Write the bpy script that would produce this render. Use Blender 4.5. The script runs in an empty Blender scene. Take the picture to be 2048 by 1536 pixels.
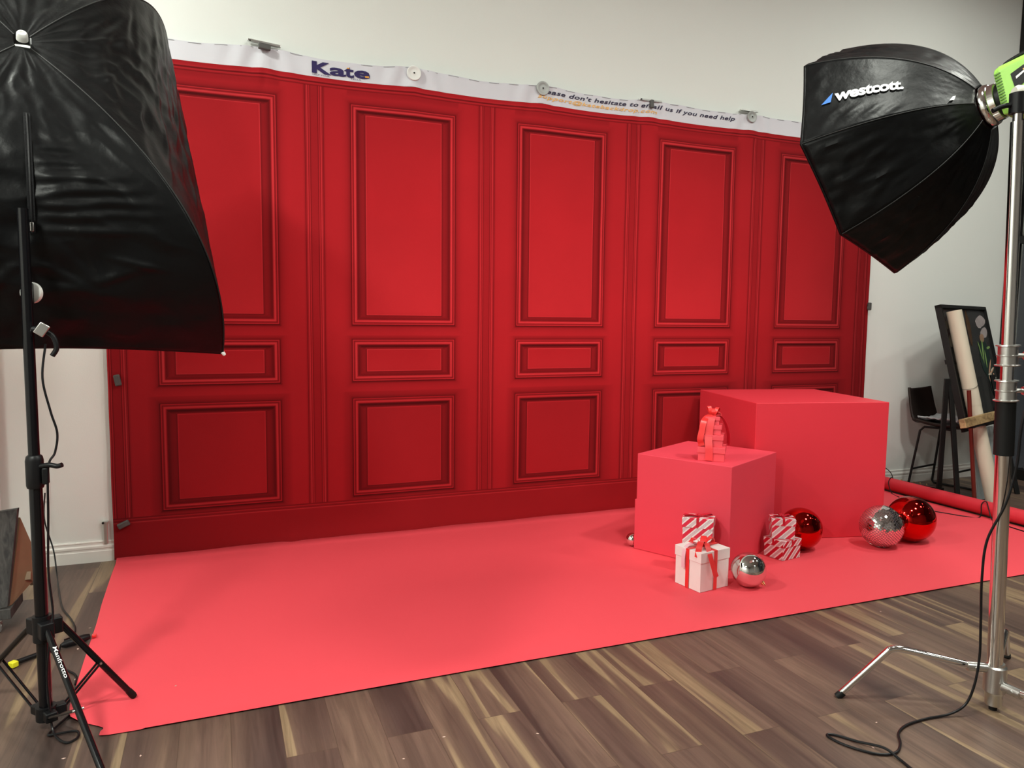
import bpy, math, random
import numpy as np
from mathutils import Vector, Matrix, noise as mnoise
random.seed(7)
rng = np.random.default_rng(3)
SC = bpy.context.scene
COL = SC.collection

# ------------------------------------------------------------------ camera
cam_data = bpy.data.cameras.new('camera')
cam_data.sensor_fit = 'HORIZONTAL'
cam_data.sensor_width = 36.0
cam_data.lens = 1479.733 * 36.0 / 2048.0
cam = bpy.data.objects.new('camera', cam_data)
COL.objects.link(cam)
def cam_matrix(yaw, pitch, roll, loc):
    cy, sy, cp, sp = math.cos(yaw), math.sin(yaw), math.cos(pitch), math.sin(pitch)
    f = Vector((sy*cp, cy*cp, -sp)); r = Vector((cy, -sy, 0)); u = r.cross(f)
    c, s = math.cos(roll), math.sin(roll)
    r2, u2 = c*r + s*u, -s*r + c*u
    m = Matrix((r2, u2, -f)).transposed().to_4x4()
    m.translation = Vector(loc)
    return m
cam.matrix_world = cam_matrix(0.3792, 0.0886, 0.0107, (-0.019, -5.110, 1.532))
SC.camera = cam

# ------------------------------------------------------------------ world, view
w = bpy.data.worlds.new('world'); SC.world = w; w.use_nodes = True
w.node_tree.nodes['Background'].inputs[0].default_value = (0.75, 0.82, 0.9, 1)
w.node_tree.nodes['Background'].inputs[1].default_value = 0.03
vs = SC.view_settings
vs.view_transform = 'Standard'; vs.look = 'None'; vs.gamma = 1.0; vs.exposure = 0.0
vs.use_curve_mapping = False

# ceiling lamps of the studio: x, y, height, watts
CEIL_Z = 4.9
LAMPS = [(-2.0, -1.6, 4.79, 148), (2.0, -3.6, 4.79, 98), (4.0, -3.6, 4.79, 104), (4.0, -7.6, 4.79, 14),
         (6.0, -1.8, 4.79, 38), (6.6, -3.4, 4.79, 30), (-1.5, -4.2, 3.5, 145), (3.5, -6.0, 3.5, 32)]

LAMPL = ['square white downlight on the ceiling, number %s from the left' % w_ for w_ in ('one', 'two', 'three', 'four', 'five', 'six', 'seven', 'eight', 'nine', 'ten', 'eleven', 'twelve')]
# ------------------------------------------------------------------ helpers
def tag(o, label=None, cat=None, group=None, kind=None):
    if label: o['label'] = label
    if cat: o['category'] = cat
    if group: o['group'] = group
    if kind: o['kind'] = kind
    return o

def thing(name, label, cat, loc=(0, 0, 0), group=None):
    o = bpy.data.objects.new(name, None); COL.objects.link(o)
    o.location = loc; o.empty_display_size = 0.1
    tag(o, label, cat, group)
    return o

class MB:
    """Collects polygons in world coordinates; build() links them as one mesh object."""
    def __init__(s):
        s.v = []; s.f = []; s.uv = {}; s.col = None; s.mi = []
    def add(s, verts, faces, uvs=None):
        o = len(s.v); s.v += [tuple(map(float, q)) for q in verts]
        for i, fc in enumerate(faces):
            if uvs: s.uv[len(s.f)] = uvs[i]
            s.f.append(tuple(o + k for k in fc))
        return s
    def box(s, c, size, rot=None, step=None):
        hx, hy, hz = size[0]/2, size[1]/2, size[2]/2
        M = rot if rot is not None else Matrix.Identity(3)
        P = [Vector((x, y, z)) for x in (-hx, hx) for y in (-hy, hy) for z in (-hz, hz)]
        F = [(0, 1, 3, 2), (4, 6, 7, 5), (0, 4, 5, 1), (2, 3, 7, 6), (0, 2, 6, 4), (1, 5, 7, 3)]
        U = []
        for fi, fc in enumerate(F):
            q = []
            for k in fc:
                p = P[k]
                if fi < 2: q.append((p.y if fi else -p.y, p.z))
                elif fi < 4: q.append((p.x if fi == 2 else -p.x, p.z))
                else: q.append((p.x, p.y))
            U.append(q)
        c = Vector(c)
        return s.add([c + M @ p for p in P], F, U)
    def frustum(s, c0, c1, s0, s1, rot=None):
        """box between two rectangles (w,d) at heights"""
        M = rot if rot is not None else Matrix.Identity(3)
        P = []
        for c, (a, b) in ((c0, s0), (c1, s1)):
            for x, y in ((-1, -1), (1, -1), (1, 1), (-1, 1)):
                P.append(Vector(c) + M @ Vector((x*a/2, y*b/2, 0)))
        return s.add(P, [(3, 2, 1, 0), (4, 5, 6, 7), (0, 1, 5, 4), (1, 2, 6, 5), (2, 3, 7, 6), (3, 0, 4, 7)])
    def cyl(s, a, b, r0, r1=None, n=20, caps=True):
        a, b = Vector(a), Vector(b); r1 = r0 if r1 is None else r1
        return s.lathe(a, b - a, [(0, r0), ((b-a).length, r1)], n, caps)
    def lathe(s, o, axis, prof, n=24, caps=True):
        o = Vector(o); ax = Vector(axis).normalized()
        t = Vector((0, 0, 1)) if abs(ax.z) < .9 else Vector((1, 0, 0))
        e1 = ax.cross(t).normalized(); e2 = ax.cross(e1)
        V = []; F = []
        for h, r in prof:
            for k in range(n):
                a = 2*math.pi*k/n
                V.append(o + ax*h + (e1*math.cos(a) + e2*math.sin(a))*r)
        m = len(prof)
        for i in range(m-1):
            for k in range(n):
                k2 = (k+1) % n
                F.append((i*n+k, i*n+k2, (i+1)*n+k2, (i+1)*n+k))
        if caps:
            F.append(tuple(range(n-1, -1, -1))); F.append(tuple((m-1)*n+k for k in range(n)))
        return s.add(V, F)
    def tube(s, pts, r, n=10, sub=6, smooth=True, caps=True):
        P = [Vector(p) for p in pts]
        if smooth and len(P) > 2: P = spline(P, sub)
        V = []; F = []
        t0 = (P[1]-P[0]).normalized()
        e = t0.cross(Vector((0, 0, 1)))
        if e.length < .1: e = t0.cross(Vector((1, 0, 0)))
        e.normalize()
        for i, p in enumerate(P):
            t = (P[min(i+1, len(P)-1)] - P[max(i-1, 0)]).normalized()
            e = (e - t*e.dot(t)).normalized(); g = t.cross(e)
            rr = r[i] if isinstance(r, (list, tuple)) else r
            for k in range(n):
                a = 2*math.pi*k/n
                V.append(p + (e*math.cos(a) + g*math.sin(a))*rr)
        for i in range(len(P)-1):
            for k in range(n):
                k2 = (k+1) % n
                F.append((i*n+k, i*n+k2, (i+1)*n+k2, (i+1)*n+k))
        if caps:
            F.append(tuple(range(n-1, -1, -1))); F.append(tuple((len(P)-1)*n+k for k in range(n)))
        return s.add(V, F)
    def sphere(s, c, r, nu=48, nv=32, sc=(1, 1, 1)):
        c = Vector(c); V = [c + Vector((0, 0, r*sc[2]))]; F = []
        for i in range(1, nv):
            th = math.pi*i/nv
            for k in range(nu):
                a = 2*math.pi*k/nu
                V.append(c + Vector((r*sc[0]*math.sin(th)*math.cos(a), r*sc[1]*math.sin(th)*math.sin(a), r*sc[2]*math.cos(th))))
        V.append(c - Vector((0, 0, r*sc[2])))
        for k in range(nu):
            F.append((0, 1+k, 1+(k+1) % nu))
            F.append((len(V)-1, 1+(nv-2)*nu+(k+1) % nu, 1+(nv-2)*nu+k))
        for i in range(nv-2):
            for k in range(nu):
                a = 1+i*nu
                F.append((a+k, a+nu+k, a+nu+(k+1) % nu, a+(k+1) % nu))
        return s.add(V, F)
    def grid(s, fn, nu, nv):
        V = [fn(i/nu, j/nv) for j in range(nv+1) for i in range(nu+1)]
        F = [(j*(nu+1)+i, j*(nu+1)+i+1, (j+1)*(nu+1)+i+1, (j+1)*(nu+1)+i) for j in range(nv) for i in range(nu)]
        return s.add(V, F)
    def prism(s, poly, n, depth):
        """polygon (list of 3D points) extruded along n*depth"""
        n = Vector(n)*depth; k = len(poly); P = [Vector(p) for p in poly]
        V = P + [p+n for p in P]
        F = [tuple(range(k-1, -1, -1)), tuple(range(k, 2*k))] + [(i, (i+1) % k, k+(i+1) % k, k+i) for i in range(k)]
        return s.add(V, F)
    def ribbon(s, pts, wdir, width, th=0.0012, sub=8, smooth=True):
        P = [Vector(p) for p in pts]
        if smooth and len(P) > 2: P = spline(P, sub)
        V = []; F = []
        for i, p in enumerate(P):
            t = (P[min(i+1, len(P)-1)] - P[max(i-1, 0)]).normalized()
            wd = wdir[min(len(wdir)-1, int(i*len(wdir)/len(P)))] if isinstance(wdir, list) else wdir
            wv = Vector(wd); wv = (wv - t*wv.dot(t)).normalized(); nn = t.cross(wv)
            ww = width
            for a, b in ((-1, -1), (1, -1), (1, 1), (-1, 1)):
                V.append(p + wv*ww/2*a + nn*th/2*b)
        for i in range(len(P)-1):
            for k in range(4):
                k2 = (k+1) % 4
                F.append((i*4+k, i*4+k2, (i+1)*4+k2, (i+1)*4+k))
        F.append((3, 2, 1, 0)); m = (len(P)-1)*4; F.append((m, m+1, m+2, m+3))
        return s.add(V, F)
    def build(s, name, mat, parent=None, smooth=None, bevel=0, bseg=2, solid=0):
        me = bpy.data.meshes.new(name)
        off = parent_world(parent)
        me.from_pydata([(a-off[0], b-off[1], c-off[2]) for a, b, c in s.v], [], s.f)
        me.materials.append(mat)
        if s.uv:
            uv = me.uv_layers.new(name='UVMap')
            for pi, q in s.uv.items():
                for li, t in zip(me.polygons[pi].loop_indices, q): uv.data[li].uv = t
        me.validate(); me.update()
        if smooth is None: smooth = True
        if smooth is True:
            me.polygons.foreach_set('use_smooth', [True]*len(me.polygons))
            me.set_sharp_from_angle(angle=math.radians(38))
        o = bpy.data.objects.new(name, me); COL.objects.link(o)
        if parent: o.parent = parent
        if bevel:
            b = o.modifiers.new('bevel', 'BEVEL'); b.width = bevel; b.segments = bseg; b.limit_method = 'ANGLE'
        if solid:
            b = o.modifiers.new('solid', 'SOLIDIFY'); b.thickness = solid; b.offset = 0
        return o

def parent_world(p):
    off = Vector((0, 0, 0))
    while p is not None:
        off = off + p.location; p = p.parent
    return off

def spline(P, sub):
    out = []
    for i in range(len(P)-1):
        p0 = P[max(i-1, 0)]; p1 = P[i]; p2 = P[i+1]; p3 = P[min(i+2, len(P)-1)]
        for k in range(sub):
            t = k/sub
            out.append(0.5*((2*p1) + (-p0+p2)*t + (2*p0-5*p1+4*p2-p3)*t*t + (-p0+3*p1-3*p2+p3)*t**3))
    out.append(P[-1]); return out

def rz(a): return Matrix.Rotation(a, 3, 'Z')

# ------------------------------------------------------------------ materials
def lin(c):
    return tuple(((x/255.0)/12.92 if x/255.0 <= .04045 else ((x/255.0+.055)/1.055)**2.4) for x in c)

def mat(name, col, rough=.5, metal=0., bump=0., bscale=60., var=0., vscale=4., coat=0., spec=.5, sheen=0., rvar=0.):
    m = bpy.data.materials.new(name); m.use_nodes = True
    nt = m.node_tree; b = nt.nodes['Principled BSDF']
    b.inputs['Base Color'].default_value = (*col, 1); b.inputs['Roughness'].default_value = rough
    b.inputs['Metallic'].default_value = metal; b.inputs['Specular IOR Level'].default_value = spec
    b.inputs['Coat Weight'].default_value = coat; b.inputs['Coat Roughness'].default_value = .08
    b.inputs['Sheen Weight'].default_value = sheen
    tc = nt.nodes.new('ShaderNodeTexCoord')
    if var or rvar:
        n = nt.nodes.new('ShaderNodeTexNoise'); n.inputs['Scale'].default_value = vscale; n.inputs['Detail'].default_value = 4
        nt.links.new(tc.outputs['Object'], n.inputs['Vector'])
        if var:
            mx = nt.nodes.new('ShaderNodeMix'); mx.data_type = 'RGBA'
            mx.inputs['A'].default_value = (*[c*(1-var) for c in col], 1)
            mx.inputs['B'].default_value = (*[min(1, c*(1+var)) for c in col], 1)
            nt.links.new(n.outputs['Fac'], mx.inputs['Factor']); nt.links.new(mx.outputs['Result'], b.inputs['Base Color'])
        if rvar:
            mr = nt.nodes.new('ShaderNodeMapRange')
            mr.inputs['To Min'].default_value = max(0, rough-rvar); mr.inputs['To Max'].default_value = rough+rvar
            nt.links.new(n.outputs['Fac'], mr.inputs['Value']); nt.links.new(mr.outputs['Result'], b.inputs['Roughness'])
    if bump:
        n2 = nt.nodes.new('ShaderNodeTexNoise'); n2.inputs['Scale'].default_value = bscale; n2.inputs['Detail'].default_value = 5
        bp = nt.nodes.new('ShaderNodeBump'); bp.inputs['Strength'].default_value = bump; bp.inputs['Distance'].default_value = .01
        nt.links.new(tc.outputs['Object'], n2.inputs['Vector']); nt.links.new(n2.outputs['Fac'], bp.inputs['Height'])
        nt.links.new(bp.outputs['Normal'], b.inputs['Normal'])
    return m

def emis(name, col, strength):
    m = bpy.data.materials.new(name); m.use_nodes = True
    b = m.node_tree.nodes['Principled BSDF']
    b.inputs['Base Color'].default_value = (*col, 1); b.inputs['Emission Color'].default_value = (*col, 1)
    b.inputs['Emission Strength'].default_value = strength
    return m

def wood_floor():
    m = bpy.data.materials.new('vinyl_plank'); m.use_nodes = True
    nt = m.node_tree; N = nt.nodes; L = nt.links; b = N['Principled BSDF']
    tc = N.new('ShaderNodeTexCoord'); sep = N.new('ShaderNodeSeparateXYZ'); L.new(tc.outputs['Object'], sep.inputs[0])
    cmb = N.new('ShaderNodeCombineXYZ'); L.new(sep.outputs['Y'], cmb.inputs['X']); L.new(sep.outputs['X'], cmb.inputs['Y'])
    mp = N.new('ShaderNodeMapping'); mp.inputs['Location'].default_value = (0.13, 0.005, 0); L.new(cmb.outputs[0], mp.inputs['Vector'])
    br = N.new('ShaderNodeTexBrick'); L.new(mp.outputs[0], br.inputs['Vector'])
    br.offset = .37; br.offset_frequency = 2; br.squash = 1
    br.inputs['Color1'].default_value = (0, 0, 0, 1); br.inputs['Color2'].default_value = (1, 1, 1, 1)
    br.inputs['Mortar'].default_value = (.5, .5, .5, 1); br.inputs['Scale'].default_value = 1
    br.inputs['Mortar Size'].default_value = .0012; br.inputs['Mortar Smooth'].default_value = .2
    br.inputs['Brick Width'].default_value = 1.21; br.inputs['Row Height'].default_value = .1765
    # second tone field: sapwood streaks inside each plank
    rnd = N.new('ShaderNodeSeparateColor'); L.new(br.outputs['Color'], rnd.inputs[0])
    off = N.new('ShaderNodeMath'); off.operation = 'MULTIPLY'; off.inputs[1].default_value = 37.; L.new(rnd.outputs[0], off.inputs[0])
    c3 = N.new('ShaderNodeCombineXYZ')
    sx = N.new('ShaderNodeMath'); sx.operation = 'MULTIPLY'; sx.inputs[1].default_value = 6.; L.new(sep.outputs['X'], sx.inputs[0])
    sy = N.new('ShaderNodeMath'); sy.operation = 'MULTIPLY'; sy.inputs[1].default_value = .32; L.new(sep.outputs['Y'], sy.inputs[0])
    ax = N.new('ShaderNodeMath'); ax.operation = 'ADD'; L.new(sx.outputs[0], ax.inputs[0]); L.new(off.outputs[0], ax.inputs[1])
    L.new(ax.outputs[0], c3.inputs['X']); L.new(sy.outputs[0], c3.inputs['Y']); L.new(off.outputs[0], c3.inputs['Z'])
    n1 = N.new('ShaderNodeTexNoise'); n1.inputs['Scale'].default_value = 1.0; n1.inputs['Detail'].default_value = 1.5
    n1.inputs['Distortion'].default_value = .12; L.new(c3.outputs[0], n1.inputs['Vector'])
    n2 = N.new('ShaderNodeTexNoise'); n2.inputs['Scale'].default_value = 5.5; n2.inputs['Detail'].default_value = 7
    n2.inputs['Roughness'].default_value = .65; n2.inputs['Distortion'].default_value = .8; L.new(c3.outputs[0], n2.inputs['Vector'])
    a1 = N.new('ShaderNodeMath'); a1.operation = 'MULTIPLY_ADD'; a1.inputs[1].default_value = .52; L.new(rnd.outputs[0], a1.inputs[0]); L.new(n1.outputs['Fac'], a1.inputs[2])
    rm = N.new('ShaderNodeValToRGB'); L.new(a1.outputs[0], rm.inputs['Fac'])
    e = rm.color_ramp.elements
    stops = [(0.0, (54, 43, 40)), (.42, (66, 52, 48)), (.56, (88, 70, 62)), (.70, (99, 79, 69)), (.83, (106, 86, 73)), (.845, (132, 111, 87)), (.90, (138, 117, 92)), (.915, (102, 82, 70)), (1.0, (84, 66, 59))]
    e[0].position = stops[0][0]; e[0].color = (*lin(stops[0][1]), 1); e[1].position = 1; e[1].color = (*lin(stops[-1][1]), 1)
    for p, c in stops[1:-1]:
        q = e.new(p); q.color = (*lin(c), 1)
    fine = N.new('ShaderNodeMapRange'); fine.inputs['From Min'].default_value = .3; fine.inputs['From Max'].default_value = .75
    fine.inputs['To Min'].default_value = .62; fine.inputs['To Max'].default_value = 1.28; L.new(n2.outputs['Fac'], fine.inputs['Value'])
    mul = N.new('ShaderNodeVectorMath'); mul.operation = 'SCALE'; L.new(rm.outputs['Color'], mul.inputs[0]); L.new(fine.outputs[0], mul.inputs['Scale'])
    mx = N.new('ShaderNodeMix'); mx.data_type = 'RGBA'; L.new(br.outputs['Fac'], mx.inputs['Factor'])
    L.new(mul.outputs[0], mx.inputs['A']); mx.inputs['B'].default_value = (*lin((70, 56, 46)), 1)
    L.new(mx.outputs['Result'], b.inputs['Base Color'])
    b.inputs['Roughness'].default_value = .42; b.inputs['Specular IOR Level'].default_value = .45
    bp = N.new('ShaderNodeBump'); bp.inputs['Strength'].default_value = .12; bp.inputs['Distance'].default_value = .002
    L.new(n2.outputs['Fac'], bp.inputs['Height']); L.new(bp.outputs['Normal'], b.inputs['Normal'])
    return m

def striped(name, redc, pink, period=.052, ang=1.0):
    """diagonal candy stripes printed on gift paper (wide red, white with thin lines)"""
    m = bpy.data.materials.new(name); m.use_nodes = True
    nt = m.node_tree; N = nt.nodes; L = nt.links; b = N['Principled BSDF']
    uv = N.new('ShaderNodeUVMap'); sep = N.new('ShaderNodeSeparateXYZ'); L.new(uv.outputs[0], sep.inputs[0])
    my = N.new('ShaderNodeMath'); my.operation = 'MULTIPLY'; my.inputs[1].default_value = -ang; L.new(sep.outputs['Y'], my.inputs[0])
    a = N.new('ShaderNodeMath'); a.operation = 'ADD'; L.new(sep.outputs['X'], a.inputs[0]); L.new(my.outputs[0], a.inputs[1])
    d = N.new('ShaderNodeMath'); d.operation = 'DIVIDE'; d.inputs[1].default_value = period*1.414; L.new(a.outputs[0], d.inputs[0])
    fr = N.new('ShaderNodeMath'); fr.operation = 'FRACT'; L.new(d.outputs[0], fr.inputs[0])
    rm = N.new('ShaderNodeValToRGB'); rm.color_ramp.interpolation = 'CONSTANT'; L.new(fr.outputs[0], rm.inputs['Fac'])
    W = (.86, .83, .82, 1); R = (*redc, 1); P = (*pink, 1); G = (.34, .24, .27, 1)
    e = rm.color_ramp.elements; e[0].position = 0; e[0].color = R; e[1].position = .40; e[1].color = W
    for p, c in ((.56, G), (.60, P), (.67, G), (.71, P), (.78, G), (.82, W)):
        q = e.new(p); q.color = c
    L.new(rm.outputs['Color'], b.inputs['Base Color']); b.inputs['Roughness'].default_value = .45
    return m

M = {}
M['wall'] = mat('wall_paint', (.80, .82, .79), .75, bump=.05, bscale=180, var=.012, vscale=1.5)
M['ceiling'] = mat('ceiling_paint', (.42, .43, .42), .8, var=.03)
M['darkwall'] = mat('dark_wall_paint', (.22, .21, .20), .8, var=.05)
M['trim'] = mat('baseboard_paint', (.82, .80, .76), .4, var=.01)
M['floor'] = wood_floor()
M['black_frame'] = mat('black_powder_coat', (.009, .009, .009), .42, bump=.02, spec=.25)
M['paper'] = mat('coral_red_paper', (.80, .074, .098), .62, var=.025, vscale=1.1, bump=.02, bscale=8, spec=.3)
M['plinth'] = mat('plinth_red_paint', (.80, .062, .098), .6, var=.02, vscale=2, bump=.04, bscale=14, spec=.35)
M['plinth_big'] = mat('large_plinth_red_paint', (.74, .040, .062), .5, var=.03, vscale=2, bump=.05, bscale=10, spec=.35)
M['nylon'] = mat('black_nylon', (.0032, .0034, .0038), .42, bump=.35, bscale=14, spec=.17, rvar=.1, vscale=5)
M['nylon_dark'] = mat('black_nylon_seam', (.004, .004, .004), .6)
M['diffuser'] = mat('white_diffuser_fabric', (.82, .82, .8), .8, bump=.05, bscale=200)
M['black_metal'] = mat('black_anodised_metal', (.004, .004, .005), .16, metal=.0, spec=.28, coat=.12, rvar=.04, vscale=20)
M['black_plastic'] = mat('black_plastic', (.006, .006, .007), .42, bump=.03, spec=.25)
M['rubber'] = mat('black_rubber', (.006, .006, .006), .6, spec=.25)
M['chrome'] = mat('chrome_steel', (.80, .78, .75), .10, metal=1., rvar=.04, vscale=6)
M['satin'] = mat('satin_aluminium', (.62, .61, .59), .3, metal=1., rvar=.05)
M['white_plastic'] = mat('white_plastic', (.8, .8, .77), .35, var=.02)
M['green'] = mat('lime_green_plastic', lin((158, 214, 92)), .38, var=.04, vscale=3)
M['white_print'] = mat('white_lettering', (.85, .85, .85), .6, var=.02)
M['blue_print'] = mat('blue_lettering', lin((60, 120, 205)), .6, var=.02)
M['navy_print'] = mat('navy_lettering', lin((36, 22, 84)), .7, var=.03)
M['dark_print'] = mat('dark_navy_lettering', lin((34, 26, 62)), .7, var=.03)
M['yellow_print'] = mat('pale_orange_lettering', lin((240, 186, 110)), .7, var=.03)
M['chrome_ball'] = mat('mirror_silver_glass', (.80, .80, .77), .03, metal=1., rvar=.01)
M['tile'] = mat('mirror_tile_glass', (.90, .88, .88), .03, metal=1., rvar=.01)
M['grout'] = mat('mirror_ball_core', (.14, .10, .10), .5, var=.05)
M['red_ball'] = mat('metallic_red_glass', (.55, .012, .010), .06, metal=1., rvar=.02)
M['gold'] = mat('gold_metal', (.85, .62, .28), .2, metal=1.)
M['white_card'] = mat('white_gift_card', (.85, .80, .79), .45, var=.01)
M['red_card'] = mat('red_gift_card', (.86, .085, .115), .5, var=.02)
M['ribbon'] = mat('red_satin_ribbon', (.80, .022, .022), .33, var=.08, vscale=30, sheen=.2)
M['ribbon_dark'] = mat('dark_red_ribbon', (.55, .012, .03), .35, var=.08, vscale=30)
M['ribbon_pink'] = mat('pale_pink_ribbon_back', (.80, .50, .58), .4, var=.03)
M['stripe'] = striped('candy_stripe_paper', (.70, .022, .06), (.84, .74, .76))
M['stripe_dark'] = striped('candy_stripe_paper_pink', (.52, .008, .028), (.74, .50, .52))
M['roll'] = mat('cream_paper_roll', (.62, .55, .44), .7, var=.06, vscale=3)
M['leather'] = mat('brown_leather', (.016, .008, .006), .5, bump=.1, bscale=80, spec=.3)
M['grey_cloth'] = mat('grey_folded_cloth', (.46, .46, .48), .85, bump=.1, bscale=120, var=.1, vscale=14)
M['mahogany'] = mat('dark_red_wood', (.14, .018, .012), .35, var=.2, vscale=12)
M['board_blue'] = mat('pale_grey_blue_board', (.42, .47, .48), .6, var=.04)
M['plywood'] = mat('raw_plywood', lin((132, 110, 84)), .6, var=.15, vscale=9)
M['magnet'] = mat('grey_magnet_metal', (.36, .37, .36), .5, metal=.3, var=.04)
M['magnet_white'] = mat('white_magnet_cap', (.78, .78, .76), .45, var=.02)
M['clip'] = mat('dark_grey_clip_plastic', (.07, .068, .065), .5, var=.05)
M['cable'] = mat('black_cable_rubber', (.006, .006, .007), .38, spec=.3)
M['yellow'] = mat('yellow_plastic', lin((232, 226, 40)), .45)
M['scrap'] = mat('pale_paper_scrap', (.6, .42, .36), .7)

def wood_mat(name, c0, c1, axis='Z', scale=14, rough=.5):
    m = bpy.data.materials.new(name); m.use_nodes = True
    nt = m.node_tree; N = nt.nodes; L = nt.links; b = N['Principled BSDF']
    tc = N.new('ShaderNodeTexCoord'); mp = N.new('ShaderNodeMapping'); L.new(tc.outputs['Object'], mp.inputs['Vector'])
    s = [scale]*3; s['XYZ'.index(axis)] = scale*.12; mp.inputs['Scale'].default_value = s
    n = N.new('ShaderNodeTexNoise'); n.inputs['Detail'].default_value = 6; n.inputs['Distortion'].default_value = 1.2
    n.inputs['Scale'].default_value = 1.; L.new(mp.outputs[0], n.inputs['Vector'])
    r = N.new('ShaderNodeValToRGB'); L.new(n.outputs['Fac'], r.inputs['Fac'])
    r.color_ramp.elements[0].position = .35; r.color_ramp.elements[0].color = (*lin(c0), 1)
    r.color_ramp.elements[1].position = .65; r.color_ramp.elements[1].color = (*lin(c1), 1)
    L.new(r.outputs['Color'], b.inputs['Base Color']); b.inputs['Roughness'].default_value = rough
    bp = N.new('ShaderNodeBump'); bp.inputs['Strength'].default_value = .3; bp.inputs['Distance'].default_value = .003
    L.new(n.outputs['Fac'], bp.inputs['Height']); L.new(bp.outputs['Normal'], b.inputs['Normal'])
    return m
M['bar_wood'] = wood_mat('pale_oak_bar', (132, 104, 70), (196, 166, 120), 'X', 22)
M['grey_plank'] = wood_mat('charcoal_stained_plank', (40, 40, 40), (74, 72, 70), 'Z', 40, .75)

def glass_mat():
    m = bpy.data.materials.new('dark_window_glass'); m.use_nodes = True
    b = m.node_tree.nodes['Principled BSDF']
    b.inputs['Base Color'].default_value = (.9, .9, .9, 1); b.inputs['Roughness'].default_value = .03
    b.inputs['Transmission Weight'].default_value = 1.; b.inputs['IOR'].default_value = 1.45
    return m
M['glass'] = glass_mat()

# ------------------------------------------------------------------ room shell
RX0, RX1, RY0, RY1 = -2.6, 7.34, 0.0, -8.6
def struct(name, mb, m, parent=None, **k):
    o = mb.build(name, m, parent, **k)
    if parent is None: o['kind'] = 'structure'
    return o
struct('floor', MB().box(((RX0+RX1)/2, (RY0+RY1)/2, -.05), (RX1-RX0+.4, -RY1+.4, .1)), M['floor'], smooth=False)
struct('ceiling', MB().box(((RX0+RX1)/2, (RY0+RY1)/2, CEIL_Z+.05), (RX1-RX0+.4, -RY1+.4, .1)), M['ceiling'], smooth=False)
struct('wall_back', MB().box(((RX0+RX1)/2, .06, CEIL_Z/2), (RX1-RX0+.4, .12, CEIL_Z)), M['wall'], smooth=False)
struct('wall_left', MB().box((RX0-.06, (RY0+RY1)/2-.0, CEIL_Z/2), (.12, -RY1-.002, CEIL_Z)), M['wall'], smooth=False)
struct('wall_front', MB().box(((RX0+RX1)/2, RY1-.06, CEIL_Z/2), (RX1-RX0+.4, .12, CEIL_Z)), M['darkwall'], smooth=False)
# pilaster at the far left of the back wall
struct('trim_1', MB().box((-1.42, -.04, CEIL_Z/2), (.38, .08, CEIL_Z-.002)), M['wall'], smooth=False, bevel=.004)
def baseboard(x0, x1):
    prof = [(0, 0), (-.016, 0), (-.016, .068), (-.013, .072), (-.013, .082), (-.017, .088), (-.017, .1), (-.009, .108), (-.009, .120), (-.012, .125), (-.008, .132), (0, .132)]
    mb = MB(); n = len(prof)
    V = [(x0, y, z) for y, z in prof] + [(x1, y, z) for y, z in prof]
    mb.add(V, [tuple(range(n)), tuple(range(2*n-1, n-1, -1))] + [(i, n+i, n+(i+1) % n, (i+1) % n) for i in range(n)])
    return mb
struct('baseboard_back', baseboard(-1.228, RX1-.09), M['trim'], smooth=False)

# storefront window wall on the right: mullions, rails and panes
win = thing('window_1', None, None, (RX1, 0, 0)); win['kind'] = 'structure'
fr = MB()
ys = [-.045, -1.25, -2.45, -3.65, -4.85, -6.05, -7.25, -8.5]
for y in ys: fr.box((RX1+.0, y, CEIL_Z/2), (.12, .075, CEIL_Z-.01))
for z in (.05, 2.35, CEIL_Z-.05): fr.box((RX1+.0, (ys[0]+ys[-1])/2, z), (.10, ys[0]-ys[-1], .07 if z > .1 else .1))
fr.build('window_frame', M['black_frame'], win, smooth=False)
for a, b_ in zip(ys[:-1], ys[1:]):
    MB().box((RX1+.005, (a+b_)/2, 1.2), (.012, a-b_-.07, 2.22)).build('pane', M['glass'], win, smooth=False)
    MB().box((RX1+.005, (a+b_)/2, 3.6), (.012, a-b_-.07, 2.4)).build('pane', M['glass'], win, smooth=False)
# pavement and dim wall beyond the glass
struct('ground', MB().box((RX1+2.3, -4.3, -.06), (4.2, 8.9, .1)), mat('outside_paving', (.11, .10, .095), .8, var=.1), smooth=False)
struct('wall_outside', MB().box((RX1+4.4, -4.3, 2.4), (.1, 8.9, 4.9)), mat('outside_wall_render', (.20, .185, .16), .9, var=.1), smooth=False)

# ceiling lamps (they also light the scene)
for i, (x, y, lz, p) in enumerate(LAMPS):
    s = .42
    hang = CEIL_Z-.11-lz > .05
    t = thing('ceiling_light', LAMPL[i], 'light', (x, y, lz), 'studio downlights')
    MB().box((x, y, lz+.060), (s+.06, s+.06, .09)).build('housing', M['white_plastic'], t, smooth=False, bevel=.005)
    if hang: MB().cyl((x, y, lz+.10), (x, y, CEIL_Z), .012, n=8).build('rod', M['white_plastic'], t)
    ld = bpy.data.lights.new('lamp', 'AREA'); ld.shape = 'SQUARE'; ld.size = s; ld.energy = p
    ld.color = (.97, 1.0, .905)
    lo = bpy.data.objects.new('lamp', ld); COL.objects.link(lo); lo.parent = t; lo.location = (0, 0, .010)

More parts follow.
